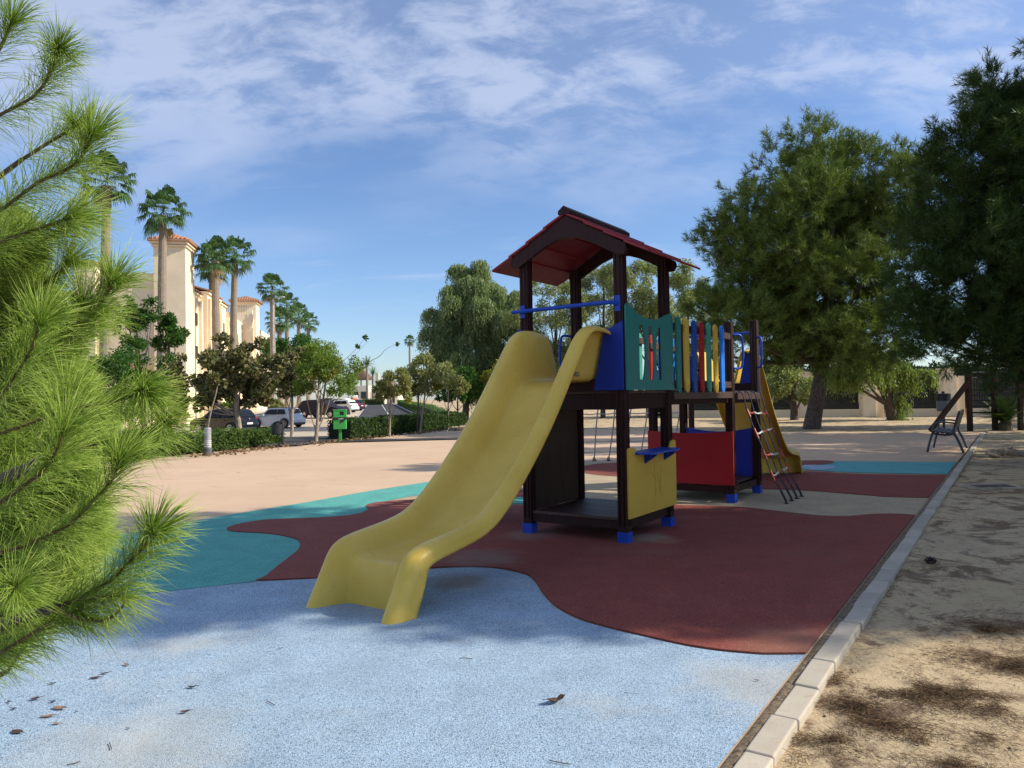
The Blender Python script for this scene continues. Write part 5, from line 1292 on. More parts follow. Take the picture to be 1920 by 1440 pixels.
    if details:
        for sgn in (-1, 1):
            xt = (.035 - .5) * L; zt_ = glass.get('lampz', Hc * .56)
            mb = MB(); mb.box((xt, sgn * W * .40, zt_), (.16, .16, glass.get('lamph', .22))); mb.build('tail_lamp', m_lampred, t_, bevel=.02)
            mb = MB(); mb.box(((.945 - .5) * L, sgn * W * .36, Hc * .46), (.2, .28, .13)); mb.build('headlight', m_rim, t_, bevel=.03)
            mb = MB(); mb.box(((glass.get('mir', .68) - .5) * L, sgn * (W / 2 + .06), belt + .05), (.12, .18, .13)); mb.build('wing_mirror', paint, t_, bevel=.03)
            mb = MB(); mb.box(((.50 - .5) * L, sgn * (W / 2 + .008), belt - .09), (.16, .03, .03)); mb.box(((.33 - .5) * L, sgn * (W / 2 + .008), belt - .08), (.16, .03, .03)); mb.build('door_handle', paint if roofm is None else m_rim, t_)
        mb = MB(); mb.box((-L / 2 - .02, 0, glass.get('platez', .48 * Hc)), (.03, .5, .11)); mb.build('number_plate', m_plate, t_)
        mb = MB(); mb.box((-L / 2 + .02, 0, .28), (.10, W * .8, .16)); mb.build('bumper', m_blackpl, t_, bevel=.03)
    return t_
suv_prof = [(.0, .30), (.0, .60), (.015, .84), (.035, 1.02), (.10, 1.38), (.14, 1.50), (.22, 1.55), (.42, 1.565), (.55, 1.53), (.62, 1.44), (.74, 1.08), (.80, 1.02), (.93, .92), (.985, .76), (1.0, .52), (.99, .26), (.95, .20), (.5, .19), (.05, .22)]
suv_glass = {'side': [[(.155, 1.10), (.22, 1.40), (.36, 1.445), (.37, 1.02), (.22, 1.02)], [(.39, 1.02), (.385, 1.445), (.52, 1.43), (.58, 1.36), (.68, 1.05), (.6, 1.02)]],
             'ends': {'rear_window': ((.034, 1.04), (.118, 1.43), -.015), 'windscreen': ((.742, 1.08), (.625, 1.43), .015)}, 'lampz': .94, 'lamph': .14, 'platez': .62}
m_blk = carpaint('black_paint', (.005, .005, .008)); m_sil = carpaint('silver_paint', (.55, .58, .62)); m_wht = carpaint('white_paint', (.80, .80, .78)); m_orange = carpaint('orange_paint', (.55, .14, .03)); m_mar = carpaint('maroon_paint', (.06, .012, .02))
def ground_at(x, Y, y=790):
    p = at(x, y, Y); return (p[0], p[1], ground_z(p[0], p[1]) + .045)
# nose points away from the street, to the left and slightly back
c1 = car('parked_car', 'black compact SUV parked behind the hedge by the pale tree trunk', ground_at(420, 48), math.radians(158), 4.15, 1.80, 1.57, suv_prof, suv_glass, m_blk, wb=(.19, .80), wr=.335)
mb = MB(); mb.prism([(0, -.09), (.055, 0), (0, .09), (-.055, 0)], (-2.045, 0, .90), (0, 1, 0), (0, 0, 1), -.03); mb.build('badge', m_rim, c1)
mini_prof = [(.0, .32), (.0, .55), (.02, .72), (.05, .92), (.085, 1.02), (.125, 1.30), (.17, 1.38), (.30, 1.405), (.50, 1.40), (.58, 1.34), (.68, .98), (.73, .94), (.90, .86), (.975, .72), (1.0, .48), (.98, .26), (.93, .18), (.5, .17), (.05, .2)]
mini_glass = {'side': [[(.15, 1.0), (.19, 1.29), (.335, 1.31), (.335, .96), (.2, .96)], [(.35, .96), (.35, 1.31), (.52, 1.295), (.565, 1.24), (.64, .96)]],
              'ends': {'rear_window': ((.075, 1.02), (.13, 1.31), -.015), 'windscreen': ((.685, .98), (.585, 1.33), .015)}, 'roof': (.15, .575), 'rz': ([.12, .17, .30, .50, .58], [1.34, 1.385, 1.405, 1.40, 1.34]), 'lampz': .76, 'lamph': .24, 'platez': .62, 'mir': .63}
car('parked_car', 'small silver hatchback with black roof beside the black SUV', ground_at(520, 53), math.radians(159), 3.72, 1.70, 1.41, mini_prof, mini_glass, m_sil, m_blk, wb=(.17, .80), wr=.31)
# the car under its dark cover
m_cover, t, b = base_mat('dark_car_cover'); f1 = noise(t, 2.2, 6, .6, 'Object', (1, 1, 2.5), 1.4)
t.links.new(ramp(t, f1, [(.3, (.008, .006, .014)), (.7, (.024, .018, .034))]), b.inputs['Base Color']); b.inputs['Roughness'].default_value = .6; b.inputs['Specular IOR Level'].default_value = .25; bump(t, b, f1, 1.0, .12)
pc = ground_at(606, 66); CV = thing('covered_car', 'parked car wrapped in a creased dark purple cover', 'car', pc, math.radians(-21))
bm = bmesh.new(); rows = []
cp = [(0, .30), (.0, .7), (.03, 1.05), (.09, 1.42), (.16, 1.56), (.30, 1.62), (.50, 1.60), (.58, 1.52), (.72, 1.12), (.80, 1.04), (.94, .90), (.99, .68), (1.0, .30)]
pr = catmull(cp, 4)
for i, (u_, z) in enumerate(pr):
    x = (u_ - .5) * 4.5; hw = .93 * (1 - .1 * max(0, abs(u_ - .5) - .38) / .12)
    rows.append([bm.verts.new((x, hw * s_ + .02 * math.sin(9 * s_ + 2 * i), max(.26, zz + .012 * math.sin(11 * s_ + i)))) for s_, zz in ((-1.03, .26), (-1.0, z * .5 + .05), (-.97, min(z, .98)), (-.80, z * .985), (-.4, z), (0, z), (.4, z), (.80, z * .985), (.97, min(z, .98)), (1.0, z * .5 + .05), (1.03, .26))])
for A, B_ in zip(rows, rows[1:]):
    for k in range(10): bm.faces.new((A[k], A[k + 1], B_[k + 1], B_[k]))
bm.faces.new([v for v in rows[0]]); bm.faces.new([v for v in rows[-1]][::-1])
s = MB(); s.bm.free(); s.bm = bm; s.build('cover', m_cover, CV, smooth=True)
for u_ in (.2, .8):
    for sgn in (-1, 1):
        mb = MB(); mb.lathe([(.2, -.1), (.31, -.1), (.33, -.05), (.33, .05), (.31, .1), (.2, .1)], ((u_ - .5) * 4.5, sgn * .84, .33), 18, 'Y'); wh = mb.build('wheel', m_tyre, CV)
        mb = MB(); mb.lathe([(.03, .0), (.21, .105 * sgn), (.03, .12 * sgn)], ((u_ - .5) * 4.5, sgn * .84, .33), 12, 'Y'); mb.build('rim', m_rim, wh)
# cars farther along the parking
hat = mini_prof; G2 = dict(mini_glass)
car('parked_car', 'white hatchback just past the covered car', ground_at(638, 84), math.radians(160), 4.0, 1.75, 1.45, [(a, b_ * 1.03) for a, b_ in mini_prof], mini_glass, m_wht, group='cars parked along the road')
car('parked_car', 'small dark maroon car beyond the white hatchback', ground_at(655, 93), math.radians(160), 3.7, 1.7, 1.42, mini_prof, mini_glass, m_mar, group='cars parked along the road')
car('parked_car', 'white saloon seen over the covered car', ground_at(634, 104), math.radians(160), 4.3, 1.8, 1.5, suv_prof, suv_glass, m_wht, group='cars parked along the road')
car('parked_car', 'orange car half hidden by the white van', ground_at(651, 118), math.radians(160), 4.0, 1.75, 1.5, suv_prof, suv_glass, m_orange, group='cars parked along the road')
van_prof = [(.0, .30), (.0, .9), (.01, 1.5), (.03, 1.86), (.10, 1.92), (.55, 1.92), (.66, 1.80), (.76, 1.22), (.92, 1.05), (.985, .85), (1.0, .5), (.98, .25), (.5, .2), (.03, .22)]
van_glass = {'side': [[(.08, 1.15), (.08, 1.65), (.32, 1.65), (.32, 1.15)], [(.36, 1.15), (.36, 1.65), (.6, 1.65), (.70, 1.18)]], 'ends': {'rear_window': ((.008, 1.2), (.025, 1.72), -.02), 'windscreen': ((.765, 1.22), (.665, 1.76), .02)}, 'lampz': 1.0, 'lamph': .4, 'platez': .8}
car('parked_van', 'white van with its rear to the camera, last in the parked row', ground_at(662, 124), math.radians(105), 4.4, 1.85, 1.95, van_prof, van_glass, m_wht, group='cars parked along the road')
car('parked_car', 'dark car under the trees left of the white saloon', ground_at(612, 110), math.radians(160), 4.2, 1.8, 1.5, suv_prof, suv_glass, m_blk, group='cars parked along the road')

# ------------------------------------------------------------------ street furniture
m_galv = plain('galvanised_steel', (.42, .43, .44), .45, .2, 6, .5)
def street_lamp(label, x, ytop, Y, arm, yb=780):
    B = at(x, yb, Y); B[2] = ground_z(B[0], B[1]); t_ = thing('street_lamp', label, 'street lamp', tuple(B), 0, 'lamps along the road')
    h = at(x, ytop, Y)[2] - B[2]; a = px(arm, Y)
    mb = MB(); mb.tube([(0, 0, -.2), (0, 0, 1.2), (0, 0, h)], [.11, .09, .055], 10); mb.build('pole', m_galv, t_)
    mb = MB(); mb.tube(catmull([(0, 0, h - .05), (a * .1, 0, h + .12), (a * .55, 0, h + .2)], 4), .04, 8); mb.build('arm', m_galv, t_)
    mb = MB(); mb.lathe([(.02, -.5), (.14, -.42), (.19, 0), (.12, .42), (.03, .5)], (0, 0, 0), 10, 'X'); hd = mb.build('lamp_head', m_galv, t_, smooth=True); hd.location = (a * .78, 0, h + .2); hd.scale = (a * .5, 1, .45)
street_lamp('tall street lamp beside the fan palm, arm reaching right', 514, 562, 62, 22)
street_lamp('smaller street lamp below the palm cluster', 565, 610, 85, 14)
street_lamp('distant thin lamp mast before the brown-roofed house', 660, 668, 130, 7)

# green dog-waste bin
m_green = painted('green_bin', (.07, .44, .09), .4); m_bag = plain('black_bag', (.015, .015, .016), .35, .3, 9, bmp=.6)
B = gnd(638, 828); GB = thing('dog_waste_bin', 'bright green bin on a post with black bag band by the hedge', 'litter bin', tuple(B), math.radians(8))
mb = MB(); mb.box((0, 0, .20), (.09, .09, .44)); mb.box((0, 0, .02), (.16, .16, .02)); mb.build('post', m_green, GB, bevel=.006)
mb = MB(); mb.box((0, 0, .565), (.40, .28, .33)); mb.build('bin_body', m_green, GB, bevel=.012)
mb = MB(); mb.box((0, 0, .755), (.42, .30, .07)); mb.box((0, 0, .73), (.43, .31, .05)); bg_ = mb.build('bag_band', m_bag, GB, bevel=.02)
hd = MB()                                             # head with an open slot: four walls and a top
hd.box((0, .13, .90), (.40, .02, .24)); hd.box((-.19, 0, .90), (.02, .28, .24)); hd.box((.19, 0, .90), (.02, .28, .24)); hd.box((0, 0, 1.015), (.42, .30, .03))
hd.box((0, -.13, .815), (.40, .02, .07)); hd.box((-.10, -.13, .92), (.20, .02, .17)); hd.box((.165, -.13, .92), (.07, .02, .17)); hd.box((.08, -.13, .985), (.12, .02, .05))
hd.build('bin_head', m_green, GB, bevel=.004)
mb = MB(); mb.box((.08, -.02, .90), (.12, .16, .11)); mb.build('slot', m_blackpl, GB)
mb = MB(); mb.prism([(-.02, 0), (.06, 0), (.06, .03), (.09, .05), (.09, .09), (.05, .08), (.02, .07), (-.04, .07), (-.06, .11), (-.07, .10), (-.05, .04), (-.05, -.04), (-.03, -.04)], (.06, -.1425, .62), (1, 0, 0), (0, 0, 1), .002); mb.build('dog_symbol', m_blackpl, GB)
mb = MB(); mb.prism([(-.05, -.03), (-.01, -.035), (.03, -.02), (.05, -.035), (.055, -.02), (.02, 0), (-.02, -.015), (-.05, -.012)], (.04, -.1575, .755), (1.6, 0, 0), (0, 0, 1), .002); mb.build('bag_print', m_plate, bg_)
# black litter bin on a post
B = gnd(530, 837); BB = thing('litter_bin', 'small black litter bin hung on a dark post at the plaza edge', 'litter bin', tuple(B))
k7 = lambda n: px(n, B[1])
mb = MB(); mb.tube([(0, 0, -.1), (0, 0, k7(46))], .035, 10); mb.build('post', m_blackpl, BB)
mb = MB(); mb.lathe([(.02, k7(21)), (.13, k7(22)), (.15, k7(24)), (.165, k7(40)), (.17, k7(42)), (.13, k7(42)), (.12, k7(40))], (-k7(10), 0, 0), 16); mb.build('bucket', m_navybin if False else plain('black_bin_plastic', (.02, .024, .03), .45, .2, 8), BB)
mb = MB(); mb.tube(catmull([(-k7(17), 0, k7(41)), (-k7(14), 0, k7(44)), (-k7(8), 0, k7(45.5)), (-k7(3), 0, k7(44.5))], 4), .04, 6); mb.build('lid', m_blackpl, BB)
# bollard light
B = gnd(390, 852); BL = thing('bollard_light', 'short metal bollard light with louvre slots at the hedge end', 'bollard', tuple(B))
mb = MB(); mb.lathe([(.10, -.05), (.10, .16), (.085, .165)], (0, 0, 0), 18); mb.build('base', plain('dark_base', (.10, .11, .12), .5), BL)
mb = MB(); mb.lathe([(.083, .15), (.083, .66), (.07, .68), (.0, .685)], (0, 0, 0), 18); bd = mb.build('body', m_galv, BL)
for k in range(4):
    mb = MB(); mb.lathe([(.080, .20 + .045 * k), (.0865, .205 + .045 * k), (.0865, .215 + .045 * k), (.080, .22 + .045 * k)], (0, 0, 0), 18); mb.build('louvre', m_plate, bd)

# bench, seen end on
m_benchm = plain('blue_grey_iron', (.045, .06, .085), .45, .2, 9); m_benchw = plain('dark_bench_slats', (.035, .026, .024), .55, .3, 7)
B = gnd(1773, 848.5); BN = thing('bench', 'wooden slatted park bench with iron legs beside the paving edge', 'bench', tuple(B), math.radians(90 - 33.7))
# local: x along the bench (away), y to its front (left)
for x in (0.0, 1.55):
    mb = MB()
    mb.tube(catmull([(x, .34, 0), (x, .29, .22), (x, .23, .42)], 4), .024, 8); mb.tube(catmull([(x, -.33, 0), (x, -.24, .25), (x, -.16, .44), (x, -.20, .62), (x, -.27, .86)], 4), .026, 8)
    mb.tube(catmull([(x, .24, .41), (x, 0, .37), (x, -.17, .41)], 4), .024, 8); mb.tube(catmull([(x, .23, .42), (x, .20, .60), (x, .05, .645), (x, -.20, .62)], 4), .018, 8)
    mb.build('end_frame', m_benchm, BN, smooth=True)
for k in range(5):
    mb = MB(); mb.box((.775, .21 - .085 * k, .445 - .008 * k), (1.8, .07, .035)); mb.build('seat_slat', m_benchw, BN, bevel=.006)
for k in range(4):
    mb = MB(); mb.box((.775, -.185 - .026 * k, .56 + .095 * k), (1.8, .03, .08), Matrix.Rotation(.27, 3, 'X')); mb.build('back_slat', m_benchw, BN, bevel=.006)
# grey litter bin on a post behind the bench
B = gnd(1770, 801); LB = thing('litter_bin', 'grey drum litter bin with dark lid on a post behind the bench', 'litter bin', tuple(B)); k8 = lambda n: px(n, B[1])
mb = MB(); mb.tube([(0, 0, -.1), (0, 0, k8(36))], .045, 10); mb.build('post', m_blackpl, LB)
mb = MB(); mb.lathe([(.20, k8(30)), (.225, k8(32)), (.235, k8(50))], (0, 0, 0), 20); mb.build('drum', plain('grey_drum', (.16, .17, .18), .5, .2, 8), LB)
mb = MB(); mb.lathe([(.245, k8(49.5)), (.25, k8(62)), (.23, k8(63)), (.05, k8(63.5)), (.05, k8(67)), (.0, k8(67.5))], (0, 0, 0), 20); mb.build('lid', m_blackpl, LB)

# wooden climbing bars at the right
B = gnd(1868, 806); k9 = lambda n: px(n, B[1]); CB = thing('climbing_bars', 'dark wooden frame of horizontal bars with slanted brace at the right edge', 'climbing frame', tuple(B))
for dx, yt in ((-49, 118), (-2, 118), (46, 130)):
    mb = MB(); mb.box((k9(dx), 0, k9(yt) / 2 - .05), (.14, .14, k9(yt) + .1)); mb.build('post', m_wood, CB, bevel=.01)
for k, dy in enumerate((33, 45, 56, 66, 76, 87, 98, 108)):
    mb = MB(); mb.tube([(k9(-49), 0, k9(dy)), (k9(46), 0, k9(dy))], .028, 8); mb.build('bar', m_blackpl, CB)
mb = MB(); mb.beam((k9(-125), -.05, 0), (k9(-49), -.02, k9(92)), .13, .13); mb.build('brace', m_wood, CB)
mb = MB(); mb.beam((k9(-2), .08, k9(62)), (k9(46), .08, k9(100)), .12, .12); mb.build('brace', m_wood, CB)
B = gnd(1560, 776.5); mb = MB(); mb.tube([(0, 0, -.2), (0, 0, px(64, B[1]))], .12, 10); pp = mb.build('post', m_wood); pp.location = tuple(B); pp.name = 'wooden_post'; props(pp, 'dark wooden post standing between leaning pine and fence', 'post')
B = gnd(1442, 793); mb = MB(); mb.tube([(0, 0, -.1), at(1446, 765, B[1]) - B, at(1450, 742, B[1]) - B], [.05, .045, .02], 7); pp = mb.build('stake', m_bark_l); pp.location = tuple(B); pp.name = 'garden_stake'; props(pp, 'pale broken stake leaning on the dirt beside the far slide', 'stake')

# boundary fence with cream pillars
FN = thing('boundary_fence', 'long fence of cream pillars and dark iron railings behind the pines', 'fence', tuple(np.array([at(1514, 775, 42.5)[0], 42.5, 0])))
o_ = np.array(FN.location)
pl = [np.array([at(x, 770, Y)[0], Y, 0]) - o_ for x, Y in ((1270, 45.5), (1395, 44), (1514, 42.5), (1632, 41.2), (1783, 39.6), (1965, 37.8), (2160, 36))]
m_iron = plain('dark_iron', (.035, .036, .034), .5, .2, 8)
for i, p in enumerate(pl):
    mb = MB(); mb.box((p[0] - .17, p[1], 1.22), (.70, .55, 2.46)); mb.box((p[0] + .44, p[1] + .1, 1.05), (.52, .4, 2.12)); mb.box((p[0] - .17, p[1], 2.49), (.80, .65, .09))
    o = mb.build('pillar', m_cream, FN)
    mb = MB(); mb.box((p[0] - .10, p[1] - .275, 1.60), (.17, .03, 1.3)); mb.build('pilaster_strip', m_white_w, o)
for a, b_ in zip(pl, pl[1:]):
    d = (b_ - a); L = np.linalg.norm(d); d /= L
    A, Bq = a + d * .7, b_ - d * .52
    mb = MB(); mb.beam(A + np.array([0, 0, .17]), Bq + np.array([0, 0, .17]), .30, .44); mb.build('base_wall', m_cream, FN)
    mb = MB(); n = int(np.linalg.norm(Bq - A) / .11)
    for z in (.52, 1.25, 1.98): mb.beam(A + np.array([0, 0, z]), Bq + np.array([0, 0, z]), .05, .045)
    for k in range(1, n):
        p = A + (Bq - A) * k / n; mb.box((p[0], p[1], 1.22), (.032, .032, 1.66))
        q = A + (Bq - A) * (k + .5) / n; hh = .22 + .25 * abs(math.sin(PI * k / n * 2)); mb.box((q[0], q[1], .42 + hh / 2), (.03, .03, hh))  # added short pickets; their wavy tops follow sunlight falling on the bars
    mb.build('railing', m_iron, FN)

# spiky dwarf palm in the shade at the right
B = gnd(1885, 806); rng = np.random.RandomState(77); CY_ = thing('dwarf_palm', 'low dark spiky palm in the shade right of the bench', 'plant', tuple(B)); V = []; F = []
for k in range(150):
    el = rng.uniform(-.05, 1.3); az = k * 2.4; d = np.array([math.cos(el) * math.cos(az), math.cos(el) * math.sin(az), math.sin(el)]); L = rng.uniform(.8, 1.25)
    sd_ = np.cross(d, [0, 0, 1.]); sd_ /= np.linalg.norm(sd_)
    for j in range(14):
        f = (j + 1) / 14; c = d * L * f + np.array([0, 0, .25 - .35 * L * f * f * math.cos(el)])
        for s_ in (-1, 1):
            q = c + (sd_ * s_ * .8 + d * .7) * .20 * (1.15 - .6 * f); i0 = len(V); V += [c - d * .014, c + d * .014, q]; F.append((i0, i0 + 1, i0 + 2))
mesh_np('fronds', np.array(V), np.array(F), m_dark_l, CY_); mb = MB(); mb.lathe([(.22, -.1), (.2, .2), (.08, .35)], (0, 0, 0), 10); mb.build('trunk', m_bark, CY_)
# bleached log and branches on the dirt
B = gnd(1888, 856); lg = MB(); rng = np.random.RandomState(5)
lg.tube(catmull([(-.30, .1, .06), (-.1, 0, .12), (.15, -.05, .10), (.5, -.2, .05)], 5), [.07, .09, .08, .09, .08, .07, .085, .07, .07, .06, .06, .05, .05, .05, .04, .03], 8)
for k in range(7):
    p = np.array([rng.uniform(-.3, .3), rng.uniform(-.1, .1), .1]); lg.tube([p, p + rng.normal(size=3) * .12 + np.array([0, 0, .05]), p + rng.normal(size=3) * .2 + np.array([0, -.05, .04])], [.035, .028, .01], 6)
o = lg.build('log', m_bark_l); o.location = tuple(B - np.array([0, 0, .03])); o.name = 'fallen_branch'; props(o, 'gnarled grey fallen branch on the dirt near the bench', 'branch')
# manhole cover
B = gnd(1857, 911); kp = np.array([B[0], B[1]]); sz = float(dirt_z(np.array((kp - K0) @ KD), np.array((kp - K0) @ KN)))
MH = thing('manhole_cover', 'rectangular iron manhole cover in a concrete surround on the dirt', 'manhole cover', (B[0], B[1], sz), 0)
mb = MB(); mb.box((0, 0, .012), (.72, .52, .05)); mb.build('surround', plain('rough_concrete', (.42, .34, .25), .95, .3, 5, bmp=.5, spec=.1), MH, bevel=.01)
mb = MB(); mb.box((.0, -.06, .033), (.48, .26, .02)); mb.build('lid', plain('dark_cast_iron', (.13, .105, .085), .85, .3, 12, 0.0, bmp=.4, spec=.1), MH, bevel=.004)

# ------------------------------------------------------------------ the near pine at the left
def near_pine():
    rng = np.random.RandomState(303)
    B = np.array([-2.35, 2.2, 0]); t_ = thing('pine_tree', 'young pine with long bright green needles close at the left edge', 'tree', tuple(B))
    shoots = []                       # (points, has needles, twig radius)
    def S(pts, Y0, Y1, full=1.0, r=.006, bare=False):
        r = r * .72; n = len(pts); P = [at(x, y, Y0 + (Y1 - Y0) * i / (n - 1)) for i, (x, y) in enumerate(pts)]
        shoots.append((np.array(catmull(P, 6)), full, r, bare))
    S([(-60, 250), (0, 215), (60, 183), (90, 146), (103, 114), (111, 92)], 1.75, 1.55)
    S([(-60, 420), (0, 394), (29, 373), (73, 341), (117, 322), (152, 296), (172, 250)], 1.6, 1.4)
    S([(40, 300), (100, 262), (128, 246), (140, 232)], 1.7, 1.6)
    S([(-40, 150), (0, 90), (14, 60), (22, 40)], 1.7, 1.65)
    S([(-60, 790), (0, 748), (60, 705), (110, 660), (150, 615), (187, 572), (214, 527)], 1.7, 1.5)
    S([(-40, 775), (0, 744), (29, 703), (58, 657), (76, 603)], 1.5, 1.35)
    S([(60, 705), (110, 662), (140, 618), (155, 570)], 1.6, 1.5)
    S([(-60, 830), (40, 800), (120, 770), (200, 755), (250, 742), (270, 735)], 1.6, 1.42)
    S([(100, 850), (117, 820), (125, 776), (122, 744)], 1.35, 1.3, .5)
    S([(60, 880), (160, 838), (230, 822), (285, 806), (303, 794)], 1.6, 1.5)
    S([(-60, 1080), (0, 1036), (45, 1025), (87, 1005), (135, 980), (174, 939), (208, 904), (226, 862)], 1.45, 1.35)
    S([(-50, 975), (0, 942), (35, 918), (80, 883), (104, 852), (122, 804)], 1.3, 1.22)
    S([(-60, 1230), (0, 1185), (104, 1137), (156, 1119), (208, 1088), (243, 1053), (271, 1022), (289, 995)], 1.45, 1.3)
    S([(104, 1138), (150, 1124), (190, 1120), (216, 1116)], 1.35, 1.32, .6)
    S([(104, 1142), (156, 1162), (194, 1164), (222, 1147), (236, 1126)], 1.33, 1.30, .12, .0045, True)
    S([(-60, 1150), (0, 1125), (24, 1109), (30, 1100)], 1.25, 1.2)
    S([(-60, 1250), (-10, 1230), (40, 1200), (100, 1165), (140, 1150)], 1.4, 1.35)
    S([(-80, 640), (-10, 600), (40, 560), (100, 520), (130, 490)], 1.8, 1.7)
    S([(-80, 560), (0, 500), (60, 460), (120, 430), (150, 405)], 1.75, 1.65)
    S([(-60, 480), (10, 450), (80, 425), (130, 410)], 1.55, 1.5)
    S([(-40, 660), (40, 640), (110, 610), (180, 590)], 1.9, 1.8)
    # the bulk behind: many more shoots, sweeping up and to the right
    bound = [(-50, 10), (60, 40), (120, 90), (230, 140), (300, 170), (400, 140), (470, 130), (540, 170), (640, 185), (740, 245), (800, 275), (880, 215), (960, 240), (1020, 265), (1100, 225), (1150, 170), (1200, 80), (1240, 20)]
    by = [b_[0] for b_ in bound]; bx = [b_[1] for b_ in bound]
    for i in range(235):
        y = rng.uniform(420, 1210); xm = np.interp(y, by, bx) - 78; x = rng.uniform(-120, xm) if i % 2 else xm - abs(rng.normal()) * 50
        a = rng.uniform(-.15, 1.0); L = rng.uniform(90, 190); Y0 = rng.uniform(1.6, 2.5)
        c, s_ = math.cos(a), math.sin(a)
        S([(x - L * c, y + L * s_), (x - L * .5 * c, y + L * s_ * .45), (x - L * .15 * c, y + L * s_ * .05), (x, y - L * .12)], Y0 + .12, Y0)
    V = []; F = []; nv = 0; tw = MB()
    for pts, full, r, bare in shoots:
        d = np.gradient(pts, axis=0); seg = np.linalg.norm(np.diff(pts, axis=0), axis=1); Lc = seg.sum()
        tw.tube([tuple(p - B) for p in pts[::2]], list(np.linspace(r, r * .55, len(pts[::2]))), 6)
        n = int(400 * Lc / .25 * full) + (60 if not bare else 10)
        f = rng.rand(n) ** .8 if not bare else rng.uniform(.1, 1, n)
        f[: n // 6] = rng.uniform(.93, 1.0, n // 6)
        idx = f * (len(pts) - 1.001); i0 = idx.astype(int); fr = (idx - i0)[:, None]
        P = pts[i0] * (1 - fr) + pts[i0 + 1] * fr
        T = d[i0]; T = T / np.linalg.norm(T, axis=1)[:, None]
        rad = sph(n, rng); rad -= T * (rad * T).sum(1)[:, None]; rad /= np.linalg.norm(rad, axis=1)[:, None]
        spread = rng.uniform(.5, 1.15, n)[:, None] * (1.15 - .5 * f[:, None])
        D = T + rad * spread * .95 + rng.normal(size=(n, 3)) * .16 + np.array([.0, 0, -.16]); D /= np.linalg.norm(D, axis=1)[:, None]
        Ln = rng.uniform(.075, .125, n)[:, None] * (.8 if bare else 1)
        Wn = .00056 * rng.uniform(.8, 1.2, n)[:, None]
        _, A, Bv = frames(D); th = rng.rand(n) * 6.28
        # three-sided needles, bent a little under their weight
        k0 = P + rad * r * .5 - B; mid = k0 + D * Ln * .55; tip = k0 + D * Ln + np.array([0, 0, -1.]) * Ln * rng.uniform(.0, .22, n)[:, None]
        ring = []
        for q, wsc in ((k0, .8), (mid, 1.0)):
            for k in range(3):
                ang = th + k * 2.094; ring.append(q + (A * np.cos(ang)[:, None] + Bv * np.sin(ang)[:, None]) * Wn * wsc)
        VV = np.stack(ring + [tip], 1).reshape(-1, 3); b0 = nv + np.arange(n)[:, None] * 7
        for q in ((0, 1, 4, 3), (1, 2, 5, 4), (2, 0, 3, 5), (3, 4, 6, 6), (4, 5, 6, 6), (5, 3, 6, 6)): F.append(b0 + np.array(q))
        V.append(VV); nv += n * 7
    V = np.concatenate(V); F = np.concatenate(F)
    quad = F[F[:, 2] != F[:, 3]]; tri = F[F[:, 2] == F[:, 3]][:, :3]
    tris = np.concatenate([quad[:, [0, 1, 2]], quad[:, [0, 2, 3]], tri])
    mesh_np('needles', V, tris, m_pine_near, t_)
    tw.build('twigs', m_twig, t_, smooth=True)
    mb = MB(); mb.tube(catmull([(0, 0, -.1), (.03, 0, .9), (0, .05, 1.8), (.05, 0, 2.9)], 5), list(np.linspace(.07, .02, 16)), 10); tr = mb.build('trunk', m_bark_p, t_, smooth=True)
    mb = MB()
    for pts, full, r, bare in shoots[:22] + shoots[22::5]:
        p = pts[0] - B; z = max(.3, p[2] - .35); q = np.array([0, 0, z]); mb.tube(catmull([q, q * .5 + p * .5 + np.array([0, 0, -.06]), p], 4), list(np.linspace(.016, .006, 9)), 6)
    mb.build('limb', m_bark_p, t_, smooth=True)
    return t_
near_pine()

# ------------------------------------------------------------------ fallen leaves on the blue rubber
def leaf_mesh(seed, L, curl):
    rng = np.random.RandomState(seed); bm = bmesh.new(); n = 7; rows = []
    for i in range(n):
        f = i / (n - 1); wd = L * .27 * math.sin(PI * min(1, f * .93 + .05)) ** .8 * rng.uniform(.75, 1.15)
        zc_ = curl * L * (f - .5) ** 2 * 1.6
        rows.append([bm.verts.new(((f - .5) * L, s_ * wd, zc_ + abs(s_) * wd * curl * rng.uniform(.5, 1.4))) for s_ in (-1, -.5, 0, .5, 1)])
    for A, B_ in zip(rows, rows[1:]):
        for k in range(4): bm.faces.new((A[k], A[k + 1], B_[k + 1], B_[k]))
    mb = MB(); mb.bm.free(); mb.bm = bm
    mb.tube([(-L * .5, 0, curl * L * .4), (-L * .8, .01 * L, curl * L * .5)], .0012, 5); return mb
m_dead = [plain('brown_dead_leaf', (.075, .035, .018), .7, .4, 30), plain('dark_dead_leaf', (.018, .013, .011), .7, .4, 30), plain('tan_dead_leaf', (.26, .15, .08), .8, .3, 30)]
